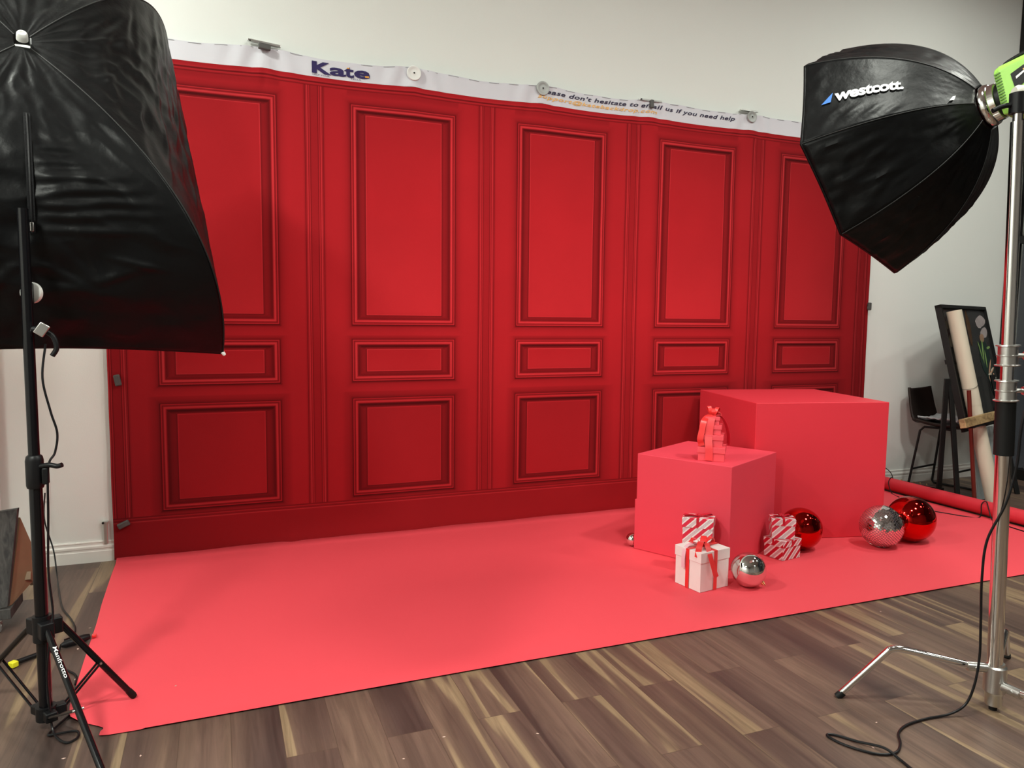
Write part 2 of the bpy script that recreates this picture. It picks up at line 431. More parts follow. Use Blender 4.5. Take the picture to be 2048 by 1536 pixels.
# ------------------------------------------------------------------ printed backdrop cloth
PW = 1.195
X0, X1 = -.645, 5.475
ROWS = [(1.477, 2.936), (1.092, 1.377), (.298, .975)]
HW = .361
FK = np.array([-.075, -.05, -.03, -.018, -.008, -.002, 0, .004, .007, .010, .016, .021, .027, .031, .036, .042, .050, .060, .075])
def prof_frame(d, side):
    # side: 0 left/right, 1 top, -1 bottom ; d>0 inside the frame
    h = {0: .52, 1: .72, -1: .30}[side]; r = {0: .48, 1: .26, -1: .60}[side]
    k = [-.075, -.05, -.03, -.018, -.008, -.002, 0, .004, .007, .010, .016, .021, .027, .031, .036, .042, .050, .060, .075]
    v = [1, .95, .86, .75, .6*(.4+.6*h/.52 if side != 1 else 1), h*.6, .35, 1.18, 1.12, .55, .62, 1.38, 1.42, 1.15, .50, .34*(r/.48), r*.85, r*.5+.30, .62]
    return np.interp(d, k, v)
def profile_color(x, z):
    """tone of the printed design (a picture of panelling) at one point of the cloth"""
    v = 1.0
    if z > 3.028:
        v = np.interp(z, [3.028, 3.033, 3.040, 3.047, 3.052, 3.058, 3.064, 3.072, 3.092], [.34, .45, .95, 1.12, .38, .42, 1.15, 1.02, .95])
        return v
    if z < .272:
        return np.interp(z, [0, .06, .225, .232, .238, .243, .252, .258, .263, .272], [.80, .86, .80, .80, 1.30, .62, .66, 1.12, .50, .62])
    # columns (double ridges)
    k = round((x-PW/2)/PW); c = (k+.5)*PW; dd = abs(x-c)
    col = None
    if dd < .075:
        col = np.interp(dd, [0, .020, .0255, .029, .033, .037, .041, .045, .049, .053, .058, .064, .075],
                        [.80, .78, .36, 1.12, 1.0, .46, 1.12, 1.36, .60, .92, .38, .84, .97])
    i = min(4, max(0, round(x/PW))); cx = i*PW
    dx = HW-abs(x-cx)
    for r, (z0, z1) in enumerate(ROWS):
        dzt, dzb = z1-z, z-z0
        dz = min(dzt, dzb)
        d = min(dx, dz)
        if d > -.075:
            side = 0 if dx < dz else (1 if dzt < dzb else -1)
            if d < .075 and not (dx > .075 and dz > .066): f = float(prof_frame(d, side))
            else: f = .62
            ix, iz = dx-.097, dz-.066
            di = min(ix, iz)
            if d > .036:
                g = None
                if di > -.022:
                    sd = 0 if ix < iz else (1 if dzt < dzb else -1)
                    dk = .40 if sd != 1 else .55
                    g = np.interp(di, [-.022, -.012, -.005, -.001, .0015, .005, .008, .04], [.62, .60, dk+.08, dk, 1.32, 1.2, 1.02, 1.04])
                    hrel = (z-z0)/(z1-z0)
                    if di > .006: g = g*(1.12-.20*hrel)
                    f = g if di > -.006 else min(f, g) if d > .05 else f
            if col is not None and d < -.02: f = min(f, 1.0)*col
            return f*(.88 if r == 2 else 1.)
    if col is not None: return col
    # field: darker bands above / below the frames (part of the printed picture)
    v = 1.0
    if abs(x-cx) < HW+.02:
        v *= np.interp(z, [.272, .30, 1.0, 1.05, 1.09, 1.40, 1.44, 2.95, 3.03], [.62, .72, .80, .70, .82, .86, .90, .86, .80])
    return v

def knots(vals, lo, hi, maxstep):
    a = sorted(set(round(v, 5) for v in vals if lo < v < hi) | {lo, hi})
    out = [a[0]]
    for q in a[1:]:
        if q-out[-1] < .0009: continue
        n = max(1, math.ceil((q-out[-1])/maxstep)); b = out[-1]
        for k in range(1, n+1): out.append(b+(q-b)*k/n)
    return out
xs = []
IK = [-.022, -.012, -.005, -.001, .0015, .005, .008, .04]
for i in range(5):
    for s in (-1, 1):
        xs += [i*PW+s*(HW-d) for d in FK] + [i*PW+s*(HW-.097-d) for d in IK]
for i in range(-1, 5):
    for d in [0, .020, .0255, .029, .033, .037, .041, .045, .049, .053, .058, .064, .075]:
        xs += [(i+.5)*PW-d, (i+.5)*PW+d]
zs = [.06, .225, .232, .238, .243, .252, .258, .263, .272, .273, 3.028, 3.033, 3.040, 3.047, 3.052, 3.058, 3.064, 3.072]
for z0, z1 in ROWS:
    for d in FK: zs += [z0+d, z1-d]
    for d in IK: zs += [z0+.066+d, z1-.066-d]
xs = knots(xs, X0, X1, .08); zs = knots(zs, .008, 3.092, .08)
CLIPX = [-.66, .298, 1.261, 2.216, 3.128, 4.089, 5.05, 5.6]
def sag(x):
    for a, b_ in zip(CLIPX[:-1], CLIPX[1:]):
        if a <= x <= b_: return -.030*math.sin(math.pi*(x-a)/(b_-a))**.8*(.55+.45*abs(math.sin(a*3.1)))
    return 0
def cloth_pt(x, z):
    wz = max(0., min(1., (z-2.7)/.5))
    dz = sag(x)*wz*wz
    # slack cloth: soft ripples and pulls toward the clips
    y = -.035 + .006*mnoise.noise(Vector((x*1.3, 0, z*.9))) + .003*mnoise.noise(Vector((x*4, 3, z*2.5)))
    if z > 2.95:
        for cx in CLIPX[:-1]:
            d = abs(x-cx)
            y -= .007*math.exp(-(d/.22)**2)*math.sin(min(1, (z-2.95)/.2)*math.pi/2)*math.cos(d*42+z*14)
    ex = .004*mnoise.noise(Vector((0, 7, z*3))) if x < X0+.05 or x > X1-.05 else 0
    if z < .3: y += .004*math.sin(x*9)*(.3-z)/.3; y -= .012*math.exp(-((x-.42)/.05)**2)*(.3-z)/.3
    return (x+ex, y, z+dz)
bd = thing('backdrop', 'large red cloth backdrop printed with panelled wall mouldings and white top hem', 'backdrop', ((X0+X1)/2, -.035, 0))
nx, nz = len(xs), len(zs)
mb = MB()
mb.add([cloth_pt(x, z) for z in zs for x in xs], [(j*nx+i, j*nx+i+1, (j+1)*nx+i+1, (j+1)*nx+i) for j in range(nz-1) for i in range(nx-1)])
cm = bpy.data.materials.new('printed_polyester'); cm.use_nodes = True
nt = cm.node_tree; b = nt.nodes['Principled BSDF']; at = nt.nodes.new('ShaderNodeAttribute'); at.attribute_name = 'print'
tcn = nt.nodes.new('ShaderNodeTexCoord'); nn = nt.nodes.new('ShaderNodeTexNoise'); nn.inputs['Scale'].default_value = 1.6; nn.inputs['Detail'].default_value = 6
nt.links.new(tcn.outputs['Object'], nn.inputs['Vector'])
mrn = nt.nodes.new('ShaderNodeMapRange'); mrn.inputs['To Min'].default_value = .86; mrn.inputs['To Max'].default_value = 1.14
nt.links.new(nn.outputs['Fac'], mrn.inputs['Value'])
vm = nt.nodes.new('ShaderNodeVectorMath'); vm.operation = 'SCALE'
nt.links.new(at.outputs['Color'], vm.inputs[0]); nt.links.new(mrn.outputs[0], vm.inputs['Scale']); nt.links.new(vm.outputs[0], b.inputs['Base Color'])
b.inputs['Roughness'].default_value = .85; b.inputs['Specular IOR Level'].default_value = .12
n3 = nt.nodes.new('ShaderNodeTexNoise'); n3.inputs['Scale'].default_value = 9; n3.inputs['Detail'].default_value = 5
bp = nt.nodes.new('ShaderNodeBump'); bp.inputs['Strength'].default_value = .18; bp.inputs['Distance'].default_value = .01
nt.links.new(tcn.outputs['Object'], n3.inputs['Vector']); nt.links.new(n3.outputs['Fac'], bp.inputs['Height']); nt.links.new(bp.outputs['Normal'], b.inputs['Normal'])
cl = mb.build('printed_cloth', cm, bd, smooth=True)
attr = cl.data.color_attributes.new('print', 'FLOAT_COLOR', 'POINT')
BASE = np.array([.47, .0150, .0215])
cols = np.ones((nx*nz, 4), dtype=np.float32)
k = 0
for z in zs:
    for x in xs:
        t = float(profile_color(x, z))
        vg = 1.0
        vg *= float(np.interp(x, [X0, -.3, .2, 2.2, 3.6, 4.8, X1], [.62, .72, .92, 1.08, 1.0, .72, .48]))   # printed fade to both ends, with room light falloff put into the colour
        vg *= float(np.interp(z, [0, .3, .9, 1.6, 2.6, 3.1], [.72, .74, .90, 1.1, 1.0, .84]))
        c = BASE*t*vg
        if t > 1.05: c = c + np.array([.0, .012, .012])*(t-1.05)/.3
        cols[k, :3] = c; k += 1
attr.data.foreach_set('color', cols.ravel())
# white header strip above the print
HX0, HX1 = X0, X1+.08
def hem_top(x):
    return 3.222 + .004*math.sin(x*6.) + .002*math.sin(x*17.)
hm = MB()
def hem(u, v):
    x = HX0+(HX1-HX0)*u
    p = cloth_pt(min(x, X1), 3.092)
    top = hem_top(x)
    z = 3.092+(top-3.092)*v
    q = cloth_pt(min(x, X1), z)
    return (x, q[1], q[2])
hm.grid(hem, 260, 6)
hm.build('header_strip', mat('white_polyester_hem', (.68, .68, .74), .8, bump=.12, bscale=14), bd, smooth=True)
# lettering
def text_mesh(body, size=1.0, offset=0., shear=0., space=1.):
    cu = bpy.data.curves.new('t', 'FONT'); cu.body = body; cu.size = size; cu.offset = offset; cu.shear = shear
    cu.space_character = space; cu.resolution_u = 3; cu.fill_mode = 'FRONT'
    o = bpy.data.objects.new('t', cu); COL.objects.link(o)
    dg = bpy.context.evaluated_depsgraph_get(); me = bpy.data.meshes.new_from_object(o.evaluated_get(dg))
    v = [tuple(q.co[:2]) for q in me.vertices]; f = [tuple(p.vertices) for p in me.polygons]
    bpy.data.objects.remove(o); bpy.data.curves.remove(cu); bpy.data.meshes.remove(me)
    return v, f
def extent(v):
    a = np.array(v); return a.min(0), a.max(0)
def put_text(name, body, fn, m, parent, offset=0., shear=0., space=1., label=None):
    """fn(u, w) -> point; u runs 0..1 along the text, w is height in units of the text's own height (0 baseline, 1 top)"""
    v, f = text_mesh(body, 1., offset, shear, space)
    lo, hi = extent(v); cap = .73
    mb = MB(); mb.add([fn((a-lo[0])/(hi[0]-lo[0]), c/cap) for a, c in v], f)
    o = mb.build(name, m, parent, smooth=False)
    if label: o['label'] = label
    return o
def on_cloth(x0, x1, z0, h0, z1, h1, dy=.0035):
    def fn(u, wv):
        x = x0+(x1-x0)*u; z = z0+(z1-z0)*u+(h0+(h1-h0)*u)*wv
        p = cloth_pt(x, z-0)
        return (p[0], p[1]-dy, p[2])
    return fn
put_text('logo_lettering', 'K', on_cloth(.588, .712, 3.120, .078, 3.120, .078), M['navy_print'], bd, offset=.045)
put_text('logo_lettering', 'a', on_cloth(.700, .806, 3.120, .080, 3.120, .080), M['navy_print'], bd, offset=.03)
put_text('logo_lettering', 't', on_cloth(.795, .858, 3.120, .082, 3.120, .082), M['navy_print'], bd, offset=.03)
put_text('logo_lettering', 'e', on_cloth(.858, .962, 3.122, .080, 3.122, .080), M['navy_print'], bd, offset=.03)
mb = MB()
for (a, c, q, r) in ((.812, 3.176, .016, .008), (.930, 3.128, .026, .010)):
    pts = [cloth_pt(a+i*q, c+j*r) for i, j in ((0, 0), (1, 0), (1, 1), (0, 1))]
    mb.add([(p[0], p[1]-.0045, p[2]) for p in pts], [(0, 1, 2, 3)])
mb.build('logo_accent', mat('orange_print', lin((238, 168, 60)), .7), bd, smooth=False)
put_text('small_lettering', 'HELP YOUR', on_cloth(.592, .700, 3.101, .010, 3.101, .010), M['navy_print'], bd)
put_text('small_lettering', 'TELLA', on_cloth(.835, .905, 3.104, .010, 3.104, .010), M['navy_print'], bd)
put_text('message_lettering', 'Please don\u2019t hesitate to email us if you need help', on_cloth(2.185, 3.925, 3.172, .033, 3.158, .034), M['dark_print'], bd, offset=.018, shear=.25, space=1.05)
put_text('address_lettering', 'support@katebackdrop.com', on_cloth(2.180, 3.190, 3.131, .028, 3.122, .028), M['yellow_print'], bd, offset=.02, shear=.25, space=1.08)
# dashed line printed along the top edge
mb = MB(); x = X0+.05
while x < X1-.1:
    if mnoise.noise(Vector((x*2, 1, 0))) > -.25:
        a = cloth_pt(x, hem_top(x)-.007); c = cloth_pt(x+.075, hem_top(x+.075)-.007)
        mb.add([(a[0], a[1]-.002, a[2]), (c[0], c[1]-.002, c[2]), (c[0], c[1]-.002, c[2]+.003), (a[0], a[1]-.002, a[2]+.003)], [(0, 1, 2, 3)])
    x += .15
mb.build('dashed_line', mat('grey_print', (.25, .25, .26), .7), bd, smooth=False)

# magnets and clips that hold the cloth
def disc_magnet(x, z, r, m, label):
    t = thing('disc_magnet', label, 'magnet', (x, -.05, z), 'magnets and clips holding the backdrop')
    MB().lathe((x, -.040, z), (0, -1, 0), [(0, r), (.008, r), (.011, r*.95), (.0112, r*.72), (.0095, r*.66), (.0095, r*.2), (.0105, r*.14)], 40).build('disc', m, t)
    MB().lathe((x, -.0505, z), (0, -1, 0), [(0, .006), (.003, .0045)], 16).build('screw', M['rubber'], t)
disc_magnet(1.261, 3.180, .049, M['magnet_white'], 'white round magnet on the white hem, right of the purple logo')
disc_magnet(2.216, 3.195, .050, M['magnet'], 'grey round magnet on the white hem covering the start of the message')
disc_magnet(4.089, 3.195, .046, M['magnet'], 'grey round magnet on the white hem right of the message')
def bar_clip(x, z, label, ang=0., vertical=False, only_clip=False):
    t = thing('backdrop_clip', label, 'clip', (x, -.03, z), 'magnets and clips holding the backdrop')
    R = Matrix.Rotation(ang, 3, 'Y')
    if not only_clip:
        MB().box((x, -.028, z+.03), (.20, .03, .013), R).build('bracket', M['satin'], t, smooth=False, bevel=.003)
        MB().cyl((x-.085, -.044, z+.031), (x-.085, -.047, z+.031), .005, n=12).build('screw', M['rubber'], t)
    s = (.028, .028, .062) if vertical else (.075, .026, .036)
    MB().box((x+.0, -.055, z), s, R).build('clip_jaw', M['clip'], t, smooth=False, bevel=.006, bseg=3)
bar_clip(.298, 3.213, 'dark clip under a silver bracket on the white hem left of the purple logo', ang=.08)
bar_clip(3.128, 3.185, 'small upright black clip on the white hem in the middle of the message', vertical=True)
bpy.context.view_layer.update()
t = thing('wall_bracket', 'thin silver bracket bar above the grey round magnet right of the message', 'bracket', (4.07, -.02, 3.243), 'magnets and clips holding the backdrop')
MB().box((4.07, -.026, 3.243), (.17, .03, .012)).build('bar', M['satin'], t, smooth=False, bevel=.003)
def side_clip(x, z, ang, label):
    t = thing('backdrop_clip', label, 'clip', (x, -.05, z), 'clips down the sides of the backdrop')
    MB().box((x, -.050, z), (.036, .024, .070), Matrix.Rotation(ang, 3, 'Y')).build('clip_jaw', M['clip'], t, smooth=False, bevel=.008, bseg=3)
side_clip(-.590, 1.130, -.18, 'small grey clip on the left edge of the backdrop at mid height')
side_clip(-.585, .232, 1.15, 'small grey clip low on the left edge of the backdrop, near the baseboard')
side_clip(5.470, 1.673, 0., 'small dark clip on the right edge of the backdrop beside the bare wall')
t = thing('wall_bracket', 'slim silver bracket on the bare wall beside the lower left corner of the backdrop', 'bracket', (-.69, -.012, .2))
MB().box((-.688, -.012, .175), (.022, .022, .125)).box((-.690, -.014, .245), (.034, .026, .016)).build('bar', M['satin'], t, smooth=False, bevel=.003)
MB().cyl((-.700, -.028, .247), (-.700, -.033, .247), .007, n=12).build('screw', M['rubber'], t)
# outlet
t = thing('wall_outlet', 'white electrical outlet plate on the bare wall left of the backdrop', 'outlet', (-1.02, -.004, .467))
MB().box((-1.02, -.004, .467), (.082, .008, .128)).build('plate', M['white_plastic'], t, smooth=False, bevel=.002)
MB().box((-1.02, -.009, .467), (.036, .004, .070)).build('socket', M['trim'], t, smooth=False, bevel=.001)

# ------------------------------------------------------------------ paper sweep on the floor
outline = [(-.632, -.030), (-.630, -.30), (-.619, -.80), (-.607, -1.07), (-.604, -1.25), (-.600, -1.48), (-.594, -1.70), (-.588, -1.91), (-.578, -1.98),
           (-.566, -2.03), (-.523, -2.070), (-.470, -2.105), (-.440, -2.128), (-.452, -2.150), (-.462, -2.172), (-.42, -2.182), (-.34, -2.184),
           (0, -2.182), (1, -2.176), (2.3, -2.176), (3.6, -2.178), (5.60, -2.186), (5.60, -.030)]
def paper_mesh():
    mb = MB()
    nxp = 160; nyp = 60
    o = outline
    def left_x(y):
        ly = [p[1] for p in o[:14]][::-1]; lx = [p[0] for p in o[:14]][::-1]
        return float(np.interp(y, ly, lx))
    def front_y(x):
        fx = [p[0] for p in o[14:-1]]; fy = [p[1] for p in o[14:-1]]
        return float(np.interp(x, fx, fy))
    V = []; F = []
    us = [(i/nxp)**1.6 for i in range(nxp+1)]; vs_ = [1-(1-j/nyp)**1.8 for j in range(nyp+1)]
    for v in vs_:
        for u in us:
            y = -.030 + (-2.18+.030)*v
            xl = left_x(y)
            x = xl+(5.60-xl)*u
            y = -.030 + (front_y(max(x, -.46))+.030)*v
            z = .0035+.0015*mnoise.noise(Vector((x*1.5, y*1.5, 0)))
            if y > -.10: z += .018*((y+.10)/.07)**2
            if y < -2.10: z += .004*((-y-2.10)/.08)**2*(1 if x > -.3 else .3)
            d = math.hypot(x+.57, y+2.03)
            z += .016*max(0, 1-d/.16)**2
            V.append((x, y, z))
    for j in range(nyp):
        for i in range(nxp):
            F.append((j*(nxp+1)+i, (j+1)*(nxp+1)+i, (j+1)*(nxp+1)+i+1, j*(nxp+1)+i+1))
    return mb.add(V, F)
pp = paper_mesh().build('paper_sweep', M['paper'], None, smooth=True, solid=.0012)
tag(pp, 'wide coral red paper sheet laid across the wooden floor in front of the backdrop', 'paper')
t = thing('paper_roll', 'long red roll of background paper lying on the floor at the right end', 'paper roll', (5.66, -1.1, 0))
MB().cyl((5.655, -.06, .061), (5.655, -2.19, .061), .058, n=48).build('rolled_paper', mat('rolled_red_paper', (.66, .030, .048), .55, var=.02), t)
mbt = MB(); mbt.lathe((5.655, -2.19, .061), (0, -1, 0), [(0, .040), (.03, .040), (.03, .034), (.0, .034)], 32, caps=False)
mbt.build('cardboard_core', mat('brown_cardboard', (.35, .24, .15), .8), t)

# paper scraps lying about
SCR = [(-.211, -1.877), (3.223, -2.30), (-.30, -2.36), (-.545, -2.285), (.72, -2.62), (2.30, -3.11), (-.605, -1.66), (-.63, -1.10), (-.645, -1.34), (2.15, -3.23), (.55, -2.30-.4), (1.05, -2.72)]
SCL = ['on the red paper near its front left corner', 'on the floor just in front of the paper edge', 'on the floor right of the torn corner', 'on the floor between the black tripod legs',
       'on the floor in front of the paper, centre left', 'on the wooden floor left of the cable loop', 'at the left paper edge, nearest the camera', 'at the left paper edge, farthest from the camera',
       'at the left paper edge beside the power adapter', 'on the floor inside the cable loop', 'on the floor at the front, left of centre', 'on the floor at the bottom middle']
for i, (x, y) in enumerate(SCR):
    onp = y > -2.17 and x > -.58
    z = .0052 if onp else .0006
    a = random.random()*3; s = .005+.004*random.random()
    pts = [(x+s*math.cos(a+q)*r_, y+s*math.sin(a+q)*r_, z) for q, r_ in ((0, 1), (1.4, .6), (2.9, 1.1), (4.4, .5))]
    o = MB().prism(pts, (0, 0, 1), .0008).build('paper_scrap', M['scrap'], None, smooth=False)
    tag(o, 'tiny pale paper scrap '+SCL[i], 'scrap', 'paper scraps on the ground')

# ------------------------------------------------------------------ plinths
def plinth(name, label, cx, cy, yaw, w_, d_, h_, m, step=0):
    R = rz(yaw)
    mb = MB().box((cx, cy, .0055+h_/2), (w_, d_, h_), R)
    if step:
        e = .012; zs_ = h_*.53
        prof_ = [(-w_/2-e, .0055), (w_/2, .0055), (w_/2, .0055+h_), (-w_/2, .0055+h_), (-w_/2, zs_), (-w_/2-e, zs_)]
        P_ = [Vector((cx, cy, 0)) + R @ Vector((x_, -d_/2, z_)) for x_, z_ in prof_]
        mb = MB().prism(P_, R @ Vector((0, 1, 0)), d_)
    o = mb.build(name, m, None, smooth=False, bevel=.004, bseg=3)
    return tag(o, label, 'plinth')
plinth('display_plinth', 'smaller red painted cube plinth carrying a tower of red boxes', 3.013, -1.054, -1.088, .657, .705, .645, M['plinth'], step=1)
plinth('display_plinth', 'large red painted cube plinth standing behind the smaller cube', 4.004, -.688, -.229, .999, .966, .965, M['plinth_big'])

# ------------------------------------------------------------------ balls
def cap_on(t, c, r, direction, scale=1.):
    d = Vector(direction).normalized(); a = Vector(c)+d*(r-.004)
    MB().lathe(a, d, [(0, .016*scale), (.006*scale, .017*scale), (.010*scale, .015*scale), (.014*scale, .016*scale), (.018*scale, .013*scale), (.022*scale, .014*scale), (.026*scale, .006*scale)], 20).build('cap', M['gold'], t)
    e = d.cross(Vector((0, 0, 1))).normalized()
    ctr = a+d*.032*scale
    pts = [ctr+(d*math.cos(q)+e*math.sin(q))*.010*scale for q in np.linspace(0, 2*math.pi, 17)]
    MB().tube(pts, .0018*scale, n=8, smooth=False).build('hanging_loop', M['gold'], t)
def ball(name, label, c, r, m, cat='ornament', cap=None, group=None, capscale=1.):
    t = thing(name, label, cat, (c[0], c[1], 0), group)
    MB().sphere(c, r, 64, 40).build('sphere', m, t)
    if cap: cap_on(t, c, r, cap, capscale)
    return t
ball('ball_ornament', 'shiny silver ball beside the white gift box with red ribbon', (2.794, -1.762, .105), .0995, M['chrome_ball'], cap=(.55, -.45, -.62), capscale=.8)
ball('ball_ornament', 'large metallic red ball behind the silver mirror tile ball', (4.465, -1.430, .1635), .158, M['red_ball'])
ball('ball_ornament', 'large metallic red ball with gold cap behind the stacked striped gifts', (3.600, -1.305, .1445), .139, M['red_ball'], cap=(-.78, -.25, .60), capscale=1.25)
ball('ball_ornament', 'small silver ball half hidden at the left foot of the smaller cube', (2.560, -.865, .0495), .0437, M['chrome_ball'])
ball('ball_ornament', 'small silver ball peeking out behind the right edge of the large cube', (4.640, -.930, .0600), .054, M['chrome_ball'])
# mirror ball
c = Vector((4.160, -1.456, .1475)); r = .1415
t = thing('mirror_ball', 'mirror ball covered in small square tiles leaning by the large cube', 'mirror ball', (c.x, c.y, 0))
MB().sphere(c, r-.0028, 48, 32).build('core', M['grout'], t)
TR = Matrix.Rotation(.75, 3, Vector((.55, .8, .1)).normalized())
mb = MB(); nv = 30
for i in range(nv):
    th0, th1 = math.pi*i/nv, math.pi*(i+1)/nv
    tm = (th0+th1)/2; nu = max(5, int(round(2*math.pi*math.sin(tm)/(math.pi/nv))))
    for k in range(nu):
        a0, a1 = 2*math.pi*k/nu, 2*math.pi*(k+1)/nu
        P = [Vector((math.sin(t_)*math.cos(a_), math.sin(t_)*math.sin(a_), math.cos(t_))) for t_, a_ in ((th0, a0), (th1, a0), (th1, a1), (th0, a1))]
        ctr = (P[0]+P[1]+P[2]+P[3])/4; ctr.normalize()
        tilt = Vector((random.uniform(-1, 1), random.uniform(-1, 1), random.uniform(-1, 1)))*.05
        nrm = (ctr+tilt).normalized()
        q = []
        for p in P:
            p = ctr+(p-ctr)*.84; p = p-nrm*((p-ctr).dot(nrm)); q.append(p)
        inner = [TR @ (p*(r-.004)) + c for p in q]; outer = [TR @ (p*(r-.0005)) + c for p in q]
        mb.add(outer+inner, [(0, 1, 2, 3), (0, 4, 5, 1), (1, 5, 6, 2), (2, 6, 7, 3), (3, 7, 4, 0)])
mb.build('mirror_tiles', M['tile'], t, smooth=False)

# ------------------------------------------------------------------ gifts
def bow(t, c, z, s, m, yaw=0., loops=((0, 1.), (180, 1.)), tails=(), up=.6, wd=None):
    c = Vector((c[0], c[1], z)); wr = s*.42 if wd is None else wd
    mb = MB()
    for ang, k in loops:
        a = math.radians(ang)+yaw
        d = Vector((math.cos(a), math.sin(a), 0)); wv = Vector((-d.y, d.x, 0)); u = Vector((0, 0, 1))
        pts = [c, c+d*s*.5*k+u*s*up*.55, c+d*s*1.0*k+u*s*up*.75, c+d*s*1.12*k+u*s*up*.35, c+d*s*.75*k+u*s*.08, c+u*s*.05]
        mb.ribbon(pts, wv, wr, .0012)
    mb.build('bow', m, t)
    MB().box(c+Vector((0, 0, s*.08)), (s*.28, s*.34, s*.2), rz(yaw)).build('bow_knot', m, t, bevel=s*.05, bseg=3)
    if tails:
        mb = MB()
        for pts, wv in tails: mb.ribbon([c+Vector(p) for p in pts], wv, wr, .0012)
        mb.build('ribbon_tail', m, t)

def gift(name, label, cx, cy, yaw, w_, d_, h_, z0, mbox, mlid, lid=.3, bands=None, group=None, over=.004, low=0.):
    R = rz(yaw); t = thing(name, label, 'gift box', (cx, cy, z0), group)
    lh = h_*lid
    MB().box((cx, cy, z0+(h_-.004)/2), (w_-over*2, d_-over*2, h_-.004), R).build('box_body', mbox, t, smooth=False, bevel=.001)
    MB().box((cx, cy, z0+h_-lh/2), (w_, d_, lh), R).build('lid', mlid, t, smooth=False, bevel=.0015)
    if bands:
        mr, bw = bands; mb = MB(); e = .0012
        for k in (0, 1):
            a, b_ = (w_/2, d_/2)
            if k == 0: prof = [(-a-e, h_*low), (-a-e, h_+e), (a+e, h_+e), (a+e, h_*low)]
            else: prof = [(-b_-e, h_*low), (-b_-e, h_+e), (b_+e, h_+e), (b_+e, h_*low)]
            for (p0, p1) in zip(prof[:-1], prof[1:]):
                x0, z0_ = p0; x1, z1_ = p1; mid = Vector(((x0+x1)/2, 0, (z0_+z1_)/2)); ln = abs(x1-x0)+abs(z1_-z0_)
                horiz = abs(x1-x0) > .001
                if k == 0: sz = (ln+2*e, bw, .0016) if horiz else (.0016, bw, ln); m3 = Vector((mid.x, 0, mid.z))
                else: sz = (bw, ln+2*e, .0016) if horiz else (bw, .0016, ln); m3 = Vector((0, mid.x, mid.z))
                mb.box(Vector((cx, cy, z0)) + R @ m3, sz, R)
        mb.build('ribbon', mr, t, smooth=False)
    return t, R
FLOOR = .0055
# white box with red ribbon
t, R = gift('gift_box', 'white gift box with red ribbon bow in front of the smaller cube', 2.563, -1.636, -1.40, .205, .232, .226, FLOOR, M['white_card'], M['white_card'], lid=.26, bands=(M['ribbon'], .026))
top = FLOOR+.226
c0 = (2.563, -1.636)
dl = R @ Vector((0, -1, 0)); dr = R @ Vector((1, 0, 0))
bow(t, c0, top+.006, .062, M['ribbon'], yaw=-.25, loops=((10, 1.), (185, 1.), (60, .7)), up=.9,
    tails=[([(0, 0, .01), dr*.05+dl*.02+Vector((0, 0, .02)), dr*.105+dl*.05+Vector((0, 0, -.02)), dr*.135+dl*.045+Vector((0, 0, -.10)), dr*.132+dl*.02+Vector((0, 0, -.15))], dl),
           ([(0, 0, .01), dl*.05+dr*.035+Vector((0, 0, .035)), dl*.09+dr*.06+Vector((0, 0, .012)), dl*.115+dr*.075+Vector((0, 0, -.035))], (.93, -.37, 0))], wd=.034)
MB().ribbon([Vector((c0[0], c0[1], top+.008))+p for p in (Vector((0, 0, 0)), dl*.05+dr*-.02+Vector((0, 0, .012)), dl*.105+dr*-.025+Vector((0, 0, -.002)), dl*.128+dr*-.022+Vector((0, 0, -.05)), dl*.130+dr*-.02+Vector((0, 0, -.12)))], dr, .026, .0012).build('pink_ribbon_tail', M['ribbon_pink'], t)['label'] = 'pale pink underside of a loose ribbon tail'
# striped stack behind it (lower and upper)
t, R = gift('gift_box', 'striped gift box mostly hidden behind the white gift box, lowest of its stack', 2.684, -1.428, -.72, .20, .12, .150, FLOOR, M['stripe'], M['stripe'], lid=.42, bands=(M['ribbon_dark'], .018), low=.72)
t, R = gift('gift_box', 'candy striped gift box with flat red bow stacked behind the white box', 2.682, -1.430, -.74, .185, .11, .184, FLOOR+.152, M['stripe'], M['stripe'], lid=.32, bands=(M['ribbon_dark'], .016), low=.72)
bow(t, (2.682, -1.430), FLOOR+.152+.188, .074, M['ribbon_dark'], yaw=-.3, loops=((5, 1.), (180, 1.1)), up=.22, wd=.026)
# right pair
t, R = gift('gift_box', 'red and pink striped gift box on the paper, lower of the right pair', 3.375, -1.385, -1.42, .158, .175, .125, FLOOR, M['stripe_dark'], M['stripe_dark'], lid=.34, bands=(M['ribbon_dark'], .014), low=.72)
t, R = gift('gift_box', 'white and red striped gift box with red bow, upper of the right pair', 3.378, -1.372, -2.13, .125, .150, .128, FLOOR+.127, M['stripe'], M['stripe'], lid=.34, bands=(M['ribbon_dark'], .014), low=.72)
bow(t, (3.378, -1.372), FLOOR+.127+.131, .052, M['ribbon_dark'], yaw=-.2, loops=((5, 1.), (180, 1.), (90, .6)), up=.3, wd=.022)
# tower of red boxes on the smaller cube
TX, TY, TYAW = 2.893, -1.255, -.70
z = .0055+.645+.001
sizes = [(.170, .088), (.142, .074), (.116, .060), (.090, .050)]
names = ['lowest and widest', 'second from the bottom', 'third from the bottom', 'smallest and topmost']
Rt = rz(TYAW)
for (s, h), nm in zip(sizes, names):
    t, R = gift('gift_box', 'red lidded box in the ribbon-tied tower on the smaller cube, %s' % nm, TX, TY, TYAW, s, s, h, z, M['red_card'], M['red_card'], lid=.42, over=.005, group='red box tower')
    z += h+.001
ztop = z
rt = thing('ribbon_bow', 'red ribbon tied around the tower of red boxes with a bow on top', 'ribbon', (TX, TY, ztop))
fl_, rr_ = Rt @ Vector((0, -1, 0)), Rt @ Vector((1, 0, 0))
def off(z_): return Vector((0, 0, z_-ztop))
C0 = Vector((TX, TY, ztop))
zb = .0055+.645+.002
